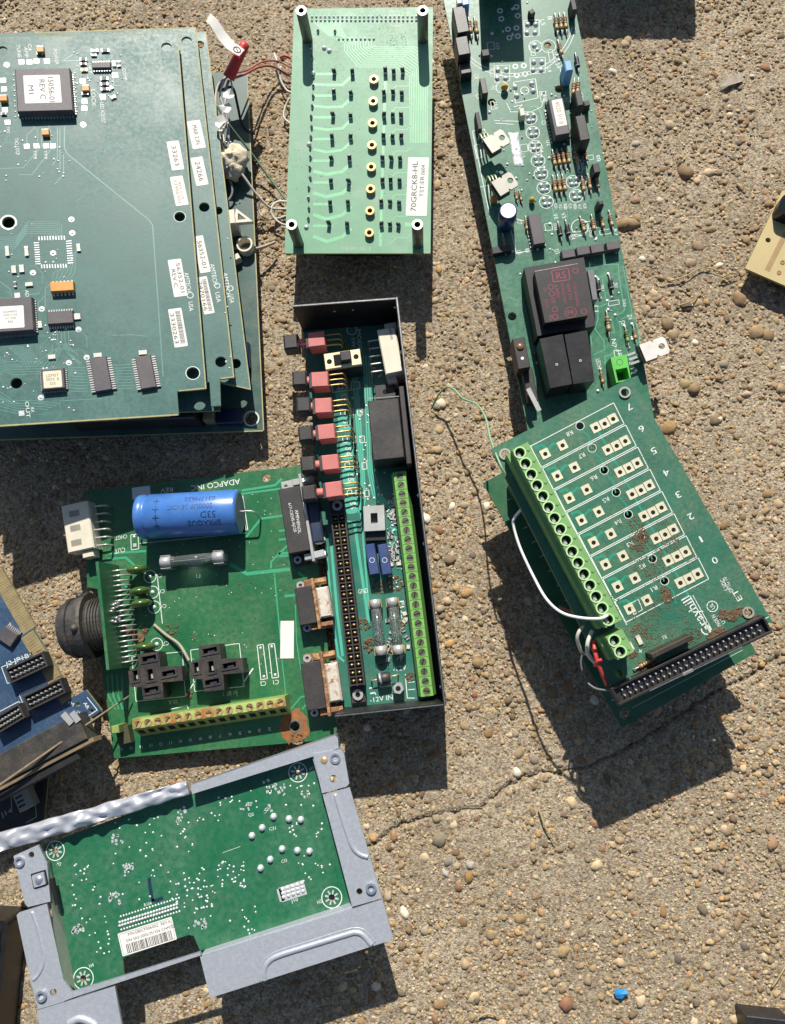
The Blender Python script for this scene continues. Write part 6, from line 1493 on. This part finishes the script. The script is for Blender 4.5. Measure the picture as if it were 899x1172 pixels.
fo.add(vs, [(i*n2+j, i*n2+(j+1) % n2, (i+1)*n2+(j+1) % n2, (i+1)*n2+j) for i in range(n1) for j in range(n2)], 0, True); fo.capf(0, n2, n1+1, 0); fo.build('foil_sleeve', FOIL, tg_)
# legs to the ground
for px, py in ((382, 882), (420, 1040), (255, 1120), (50, 1120), (40, 1000)):
    c = FG(px, py); MB().obox(c, (6, 6), a, -ZG+.2, ZG-1.6).build('leg', GALV, tg_)
# the board
FGP = Frame((55, 988, ZG-dP), (357, 868, ZG-dP))
MG = pcb('mask_frame_green', '14603f', .24, .26, dustc='a9b8a8', ds=22)
REL = FG.I @ FGP.M
bo = bpy.data.objects.new('circuit_board', None)
q = Prints(FGP)
OUT = [gp(168, 470), gq(455, 92), gq(472, 132), gq(626, 702), gq(40, 882), gp(785, 884), gp(760, 826), gp(740, 822), gp(480, 912), gp(486, 985), gp(290, 1045)]
me = MB().plate([tuple(FGP(*p)) for p in OUT], -1.6, 0, [circ(FGP(*p), r*FGP.s_at(*p)) for p, r in ((gp(218, 490), 3), (gp(328, 992), 3.4), (gq(415, 185), 2.6), (gq(548, 675), 4)) ], 0, 1).mesh('circuit_board', [MG, EDGE])
bpy.data.objects.remove(bo); bo = bpy.data.objects.new('circuit_board', me); col.objects.link(bo); bo.parent = tg_
M_ = REL.copy(); M_.translation *= U; bo.matrix_local = M_
for p, r in ((gp(218, 492), 10.5), (gp(328, 992), 11.5), (gq(415, 185), 10.5), (gq(548, 675), 11.5)):
    q.circle(*p, r, 1.0); kk = FGP.s_at(*p); c = FGP(*p)
    for i in range(8):
        a_ = i*math.pi/4+.2; q.sol.obox((c.x+5.8*kk*math.cos(a_), c.y+5.8*kk*math.sin(a_)), (4.4*kk, 1.9*kk), a_, 0, .3)
g = random.Random(21)
def spray(f, x0, y0, x1, y1, n, r=1.25):
    for i in range(n): q.dot(*f(g.uniform(x0, x1), g.uniform(y0, y1)), g.uniform(.9, 1.5)*r/1.25, .3)
gt = random.Random(15)
for i in range(60):
    f = gt.choice((gp, gq)); x, y = gt.uniform(240, 800) if f is gp else gt.uniform(0, 520), gt.uniform(420, 800) if f is gp else gt.uniform(250, 720)
    if f is gq and y < 330-x*.2: continue
    if f is gp and y > 860-.25*x: continue
    a, b = gt.uniform(15, 60), gt.uniform(8, 26)*gt.choice((-1, 1)); q.trace([f(x, y), f(x+a, y-a*.3), f(x+a+abs(b), y-a*.3+b)], gt.choice((.6, .8, 1.4)))
spray(gp, 270, 545, 395, 720, 20); spray(gp, 320, 740, 430, 940, 18); spray(gp, 430, 360, 670, 600, 26); spray(gp, 690, 380, 770, 500, 12); spray(gp, 690, 580, 822, 720, 22)
spray(gq, 100, 530, 215, 640, 34); spray(gq, 0, 560, 100, 750, 24); spray(gq, 90, 280, 190, 330, 9); spray(gq, 20, 330, 130, 400, 7); spray(gq, 380, 380, 520, 460, 14); spray(gq, 410, 510, 560, 620, 14); spray(gq, 110, 690, 250, 820, 12); spray(gp, 440, 590, 800, 800, 14); spray(gq, 230, 220, 480, 330, 16)
for x, y in ((320, 358), (380, 367), (427, 370), (275, 402), (235, 433), (353, 485), (413, 491), (461, 494), (307, 526), (269, 560)): q.dot(*gq(x, y), 4.2, 2.0)
for i in range(21):
    for j in range(2): q.dot(*gp(470+i*11.2, 772-i*3.5+j*14), 1.7, .7)
    q.dot(*gp(474+i*11.4, 750-i*3.6), 1.3, .3); q.dot(*gp(476+i*11.4, 802-i*3.6), 1.3, .3)
for i in range(5):
    for j in range(3): q.dot(*gq(355+i*19-j*2+j*4, 643-i*6+j*15), 2.6, 1.0)
q.rect(*gq(395, 650), 30, 16, FGP.ang(gq(350, 660), gq(440, 630))); q.rect(*gq(348, 665), 6, 14, FGP.ang(gq(350, 660), gq(440, 630)))
for cx, cy, f, n in ((305, 800, gp, 16), (448, 683, gp, 9), (462, 445, gp, 9), (498, 562, gp, 8), (712, 342, gp, 7), (785, 775, gp, 6), (215, 322, gq, 7), (440, 275, gq, 7), (305, 235, gq, 7), (35, 775, gq, 5), (355, 250, gq, 6), (305, 322, gq, 4)):
    for i in range(n):
        p = f(cx+g.uniform(-24, 24), cy+g.uniform(-22, 22)); q.rect(*p, g.uniform(1.5, 4), g.uniform(1.5, 3.4), g.uniform(0, 3))
for s_, a, b, h in (('R104', gp(565, 705), gp(595, 697), 3.4), ('C14', gp(690, 378), gp(712, 372), 3.4), ('U4', gp(485, 552), gp(510, 546), 3.4), ('L6', gp(430, 662), gp(462, 655), 3.2), ('Q2', gq(220, 352), gq(242, 348), 3.4), ('C31', gq(302, 408), gq(328, 402), 3.4), ('C33', gq(350, 535), gq(372, 529), 3.4), ('Q7', gq(285, 332), gq(310, 322), 3.2), ('J10', gq(390, 690), gq(415, 682), 3.2), ('H1', gq(460, 175), gq(475, 165), 4), ('H2', gq(490, 695), gq(508, 688), 4), ('H3', gp(225, 540), gp(240, 545), 4), ('H4', gp(350, 945), gp(368, 938), 4), ('D9', gq(35, 795), gq(58, 790), 3.2), ('R1', gq(290, 262), gq(312, 258), 3.2)):
    q.text(s_, a, b, h)
q.line([gq(190, 475), gq(120, 500)], .4)
q.done(bo, mat('trace_frame', '1d6b4a', .45))
for pts in ([gp(585, 598), gp(590, 640), gp(600, 690)], [gp(596, 688), gp(618, 686), gp(640, 676)]):
    w = MB(); w.strip([FGP(*p) for p in pts], 1.7, .05); w.build('marker_stroke', mat('navy_marker', '142a44', .6), bo)
aL = FGP.ang(gp(465, 850), gp(685, 780)); c = FGP(*gp(578, 828)); kk = FGP.s_at(168, 1072)
o = MB().plate(rrect(c, 65*kk, 25*kk, .5, aL), .03, .13).build('barcode_sticker', LABEL, bo)
pr = MB(); ca, sa = math.cos(aL), math.sin(aL)
def at_(x, y): return (c.x+x*ca-y*sa, c.y+x*sa+y*ca)
pr.text('P/N:G80CF00600I2  REV.A', at_(2, 3.6), 2.0, aL, .16); pr.text('S/N SA2-0005-M1356 CHMZZ', at_(2, 1.0), 2.0, aL, .16)
x = -11.0; g = random.Random(5)
while x < 12: w_ = g.uniform(.18, .5); pr.obox(at_(x, -2.6), (w_, 4.2), aL, .13, .03); x += w_+g.uniform(.18, .5)
pr.loop(rrect(c, 62*kk, 22*kk, .4, aL), .15, .15); tag(pr.build('print', INK, o), kind='stuff')
# ================================================================ blue board with ribbon headers, far left
ZI = 24.0
FI = Frame((0, 874, ZI), (84, 820, ZI)); MI = pcb('mask_blue', '25405c', .35, .42, dustc='7d8ea0', ds=40)
ti = thing('blue_circuit_board', FI, 'blue circuit board with ribbon headers at the left edge', 'circuit board')
def iz(x, y): return (x*.29, 640+y*.29)
board(FI, ti, [(-60, 640), (-30, 640), iz(0, 60), iz(150, 300), iz(290, 545), iz(340, 515), iz(402, 596), iz(340, 640), iz(322, 655), (0, 880), (-60, 915)], [(*iz(310, 572), 2.4), (*iz(362, 598), 2.2)], MI)
fg = MB(); fgb = MB()
for i in range(40):
    x0, y0 = -10+i*4.2, 0
    t = i/39; a = iz(-10+t*140, 25+t*245) if i < 22 else iz(125+(t-.55)*340, 285+(t-.55)*560)
    b = (a[0]-6.5, a[1]+5)
    fg.strip([FI(*a), FI(*b)], .75, .05)
EDGEC = mat('tarnished_contact', 'a8946a', .45, .4, var=.2)
strips = []
for a, b in (((-4, 38), (132, 272)), ((122, 286), (282, 548))):
    A, B = FI(*iz(*a)), FI(*iz(*b)); d = B-A; n = Vector((-d.y, d.x)).normalized(); w = 6.2
    MB().plate([tuple(p) for p in (A+n*1.6, A-n*w, B-n*w, B+n*1.6)], -1.7, .06).build('edge_connector', mat('edge_contact_tan', '8f8260', .55, .2, var=.25, vs=300), ti)
    for i in range(26): p = A+d*((i+.5)/26); fgb.obox(p-n*2.0, (d.length/26*.55, 6.4), math.atan2(d.y, d.x), .07, .08)
tag(fgb.build('gold_fingers', EDGEC, ti), kind='stuff')
q = Prints(FI)
for (x, y), (x2, y2) in (((15, 440), (165, 370)), ((85, 548), (235, 475)), ((-40, 640), (70, 575))):
    A, B = FI(*iz(x, y), 8), FI(*iz(x2, y2), 8); d = B-A; dd = d.normalized(); n = Vector((-dd.y, dd.x)); ang = math.atan2(d.y, d.x); mid = (A+B)/2-n*3.4
    o = MB().obox(mid, (d.length, 8.0), ang, 0, 2.6).build('ribbon_header', BLACK, ti)
    w = MB()
    for sg in (-1, 1): w.obox(mid+n*sg*3.7, (d.length, .9), ang, 2.6, 4.0); w.obox(mid+dd*sg*(d.length/2-.5), (.9, 6.5), ang, 2.6, 3.9)
    w.build('shroud', BLACK, o)
    for i in range(8):
        for sg in (-1, 1): p = A+d*(.1+.8*i/7)-n*3.4+n*sg*1.3; inst(_m.setdefault('hpin', MB().obox((0, 0), (.8, .8), 0, 2.5, 4.2, .2).mesh('pin', [TIN])), 'pin', o, p, 0, ang)
    A0, B0 = FI(*iz(x-8, y-14)), FI(*iz(x2+6, y2-14)); q.silk.loop([A0, B0, B0-n*9.5, A0-n*9.5], .35, ZS)
q.text('J2 JP1B4', iz(25, 415), iz(130, 372), 5).text('FM', iz(270, 565), iz(292, 575), 4).text('AR', iz(335, 565), iz(350, 590), 4).text('J101', iz(305, 602), iz(330, 618), 4).line([iz(345, 545), iz(385, 595), iz(350, 618)], .8).line([iz(40, 250), iz(60, 300)], .6)
q.done(ti, TRA)
chip(FI, ti, *iz(30, 305), 17, 20, 3, .95-.5, CHIP, 'r', 8, 'small_chip')
A, B = FI(*iz(0, 790), 12), FI(*iz(310, 628), 12); d = B-A; ang = math.atan2(d.y, d.x); dd = d.normalized(); n = Vector((-dd.y, dd.x))
A = A-dd*30; d = B-A; mid = (A+B)/2
o = MB().obox(mid-n*4.5, (d.length, 14), ang, 0, 12, .5).build('long_connector', mat('dusty_black_shell', '2a2a2b', .5, var=.2, dust=.3, bump=.3), ti)
MB().obox(mid-n*13, (d.length+4, 2.4), ang, 1, 9.5, .3).build('flange', mat('tan_flange', '7a6a50', .6, var=.2), o)
MB().obox(mid-n*16.5-dd*4, (d.length-10, 4.5), ang, 1, 8, .6).build('shell', PLASTIC, o)
c = FI(*iz(265, 630), 13); MB().obox(c, (3, 7), ang+.3, 12, .8).obox(c+dd*4-n*1, (3, 6), ang+.2, 12, .7).build('crimped_clip', mat('bright_clip', 'c8c8c4', .35, .5), o)
c = FI(*iz(282, 725), 5); MB().obox(c, (3, 6), ang, 0, 5, .3).build('jack_post', mat('tan_flange', '7a6a50', .6, var=.2), o)
for px, py in ((20, 760), (40, 850), (90, 806)): c = FI(px, py); MB().cyl(c, 2.2, -ZI+.3, -1.6, 8).build('support_pin', TIN, ti)
# --- small dark board underneath it
FJ = Frame((0, 960, 4), (40, 940, 4)); tj = thing('dark_circuit_board', FJ, 'dark board with a slotted grey connector in the shade below the blue board', 'circuit board')
board(FJ, tj, [(-40, 900), (30, 870), (56, 880), (50, 945), (10, 965), (-40, 960)], [], mat('mask_black', '15191b', .5, dust=.2))
c = FJ(24, 911, 7); o = MB().obox(c, (8.5, 15.5), .05, 0, 7, .4).build('grey_connector', mat('shaded_grey_plastic', '9a9a94', .6), tj)
for i in range(5): MB().obox((c.x-1.2, c.y+5-i*2.5), (4, .9), .05, 7.01, .05).build('slot', DARK, o)
q = Prints(FJ); q.text('J14', (2, 933), (14, 927), 5).line([(12, 895), (14, 930)], .8).line([(38, 890), (42, 935), (30, 942)], .8); q.done(tj, TRA, SILKD)
# ================================================================ bits at the edges
FK = Frame((853, 306, 10), (899, 326, 9)); tk = thing('tan_circuit_board', FK, 'tan fibreboard circuit piece cut off at the right edge', 'circuit board')
TAN = mat('tan_fibreboard', 'b5a472', .55, var=.1, vs=40, dust=.2, dustc='c9bd94')
def kz(x, y): return (680+x*.3925, y*.3925)
board(FK, tk, [(853, 307), (895, 219), (940, 200), (940, 345), (899, 327)], [(*kz(508, 700), 3)], TAN)
q = Prints(FK)
for x, y in ((550, 765), (540, 795)):
    kk = FK.s_at(*kz(x, y)); q.silk.ring(FK(*kz(x, y)), 1.0*kk, 2.6*kk, 0, .3, 14)
q.trace([kz(505, 790), kz(560, 680)], 6); q.done(tk, mat('trace_brownish', '9a7f55', .5), mat('copper_eyelet', 'b08058', .4, .5))
c = FK(*kz(575, 600), 8); MB().plate(rrect(c, 13, 13, 4, .0, 5), 0, 8).build('black_component', mat('glossy_black', '17181a', .2), tk)
MB().obox(FK(905, 300), (20, 20), 0, -9, 7.3).build('foot_block', BLACK, tk)
FL = Frame((0, 1172, 0), (20, 1172, 0)); tl = thing('black_plastic_case', FL, 'black plastic case corner at the lower left edge beside the metal frame', 'case')
o = MB().plate(rrect(FL(-60, 1130, 20), 56, 66, 3, -.06, 5), 0, 20).build('case_body', mat('scuffed_black', '131416', .4, dust=.06), tl)
c = FL(-60, 1130, 20); MB().plate(rrect(c, 50, 60, 2, -.06, 5), 20.02, 21).build('lid', PLASTIC, tl)
c = FL(-4, 1085, 21.5); MB().cyl((c.x, c.y), 1.5, 20, 21.8, 12).build('screw', BLACK, tl)
FN = Frame((855, 1160, 0), (899, 1166, 0)); tn = thing('black_plate', FN, 'black plate corner just entering at the bottom right edge', 'plate')
MB().plate([tuple(FN(*p, 12)) for p in ((853, 1162), (905, 1168), (905, 1230), (860, 1230))], 0, 12).build('plate_body', PLASTIC, tn); MB().strip([FN(855, 1163, 12), FN(903, 1168.5, 12)], .5, 12.04).build('worn_edge', WORN, tn)
# blue plastic scrap
bs_ = MB(); c = P(710.5, 1137, 2); g = random.Random(6); n_ = 9; vs = [(c.x, c.y, 3.0)]
for i in range(n_): a = 2*math.pi*i/n_; r = g.uniform(2.0, 4.3); vs.append((c.x+r*math.cos(a)*1.1, c.y+r*math.sin(a)*.8, g.uniform(.5, 2.8)))
vs += [(x, y, z-.9) for x, y, z in vs]; m0 = n_+1
fs = [(0, 1+i, 1+(i+1) % n_) for i in range(n_)]; fs += [tuple(m0+j for j in reversed(f)) for f in fs]; fs += [(1+i, m0+1+i, m0+1+(i+1) % n_, 1+(i+1) % n_) for i in range(n_)]
bs_.add(vs, fs); tag(bs_.build('plastic_scrap', mat('bright_blue_plastic', '2b86c4', .35, var=.15)), 'small torn bright blue plastic scrap on the concrete near the bottom', 'scrap')
# dry stems and twigs on the slab
TW = mat('dry_stem', 'a8946a', .9, var=.25, vs=500)
for pts, lb in (([(617, 926, 1), (624, 945, 2.2), (636, 966, 1.5)], 'thin dry stem on bare concrete below the crack'), ([(765, 322, 1), (785, 316, 2), (805, 306, 1.4), (828, 312, 1)], 'thin dry stem on concrete left of the tan board'), ([(884, 1130, 1), (892, 1118, 2), (903, 1100, 1)], 'thin straw at the right edge near the bottom corner'), ([(549, 1164, 1), (560, 1160, 1.8), (572, 1165, 1)], 'short dry twig at the bottom edge'), ([(826, 318, 1.5), (838, 312, 3), (846, 316, 1.2)], 'curled brown leaf stalk left of the tan board'), ([(775, 350, 1), (792, 344, 2.5), (805, 330, 1)], 'hair-thin root on concrete beside the dark stone')):
    tag(MB().tube([tuple(P(*p)) for p in pts], lambda t: .55-.25*t, 6, 0, 5).build('dry_twig', TW), lb, 'twig')
# pale leaf scrap
lf = MB(); pts = [(823, 101), (832, 92), (846, 85), (851, 92), (846, 96), (834, 100), (826, 104)]; P_ = [P(*p) for p in pts]
v_ = [(p.x, p.y, 1.2+.9*math.sin(i*1.7)) for i, p in enumerate(P_)]; v_ += [(x, y, z-.4) for x, y, z in v_]; n_ = len(P_)
lf.add(v_, [tuple(reversed(range(n_))), tuple(range(n_, 2*n_))]+[(i, (i+1) % n_, n_+(i+1) % n_, n_+i) for i in range(n_)]); tag(lf.build('leaf_scrap', mat('pale_leaf', 'a09684', .8, var=.2)), 'pale grey leaf scrap on the concrete, upper right', 'leaf')
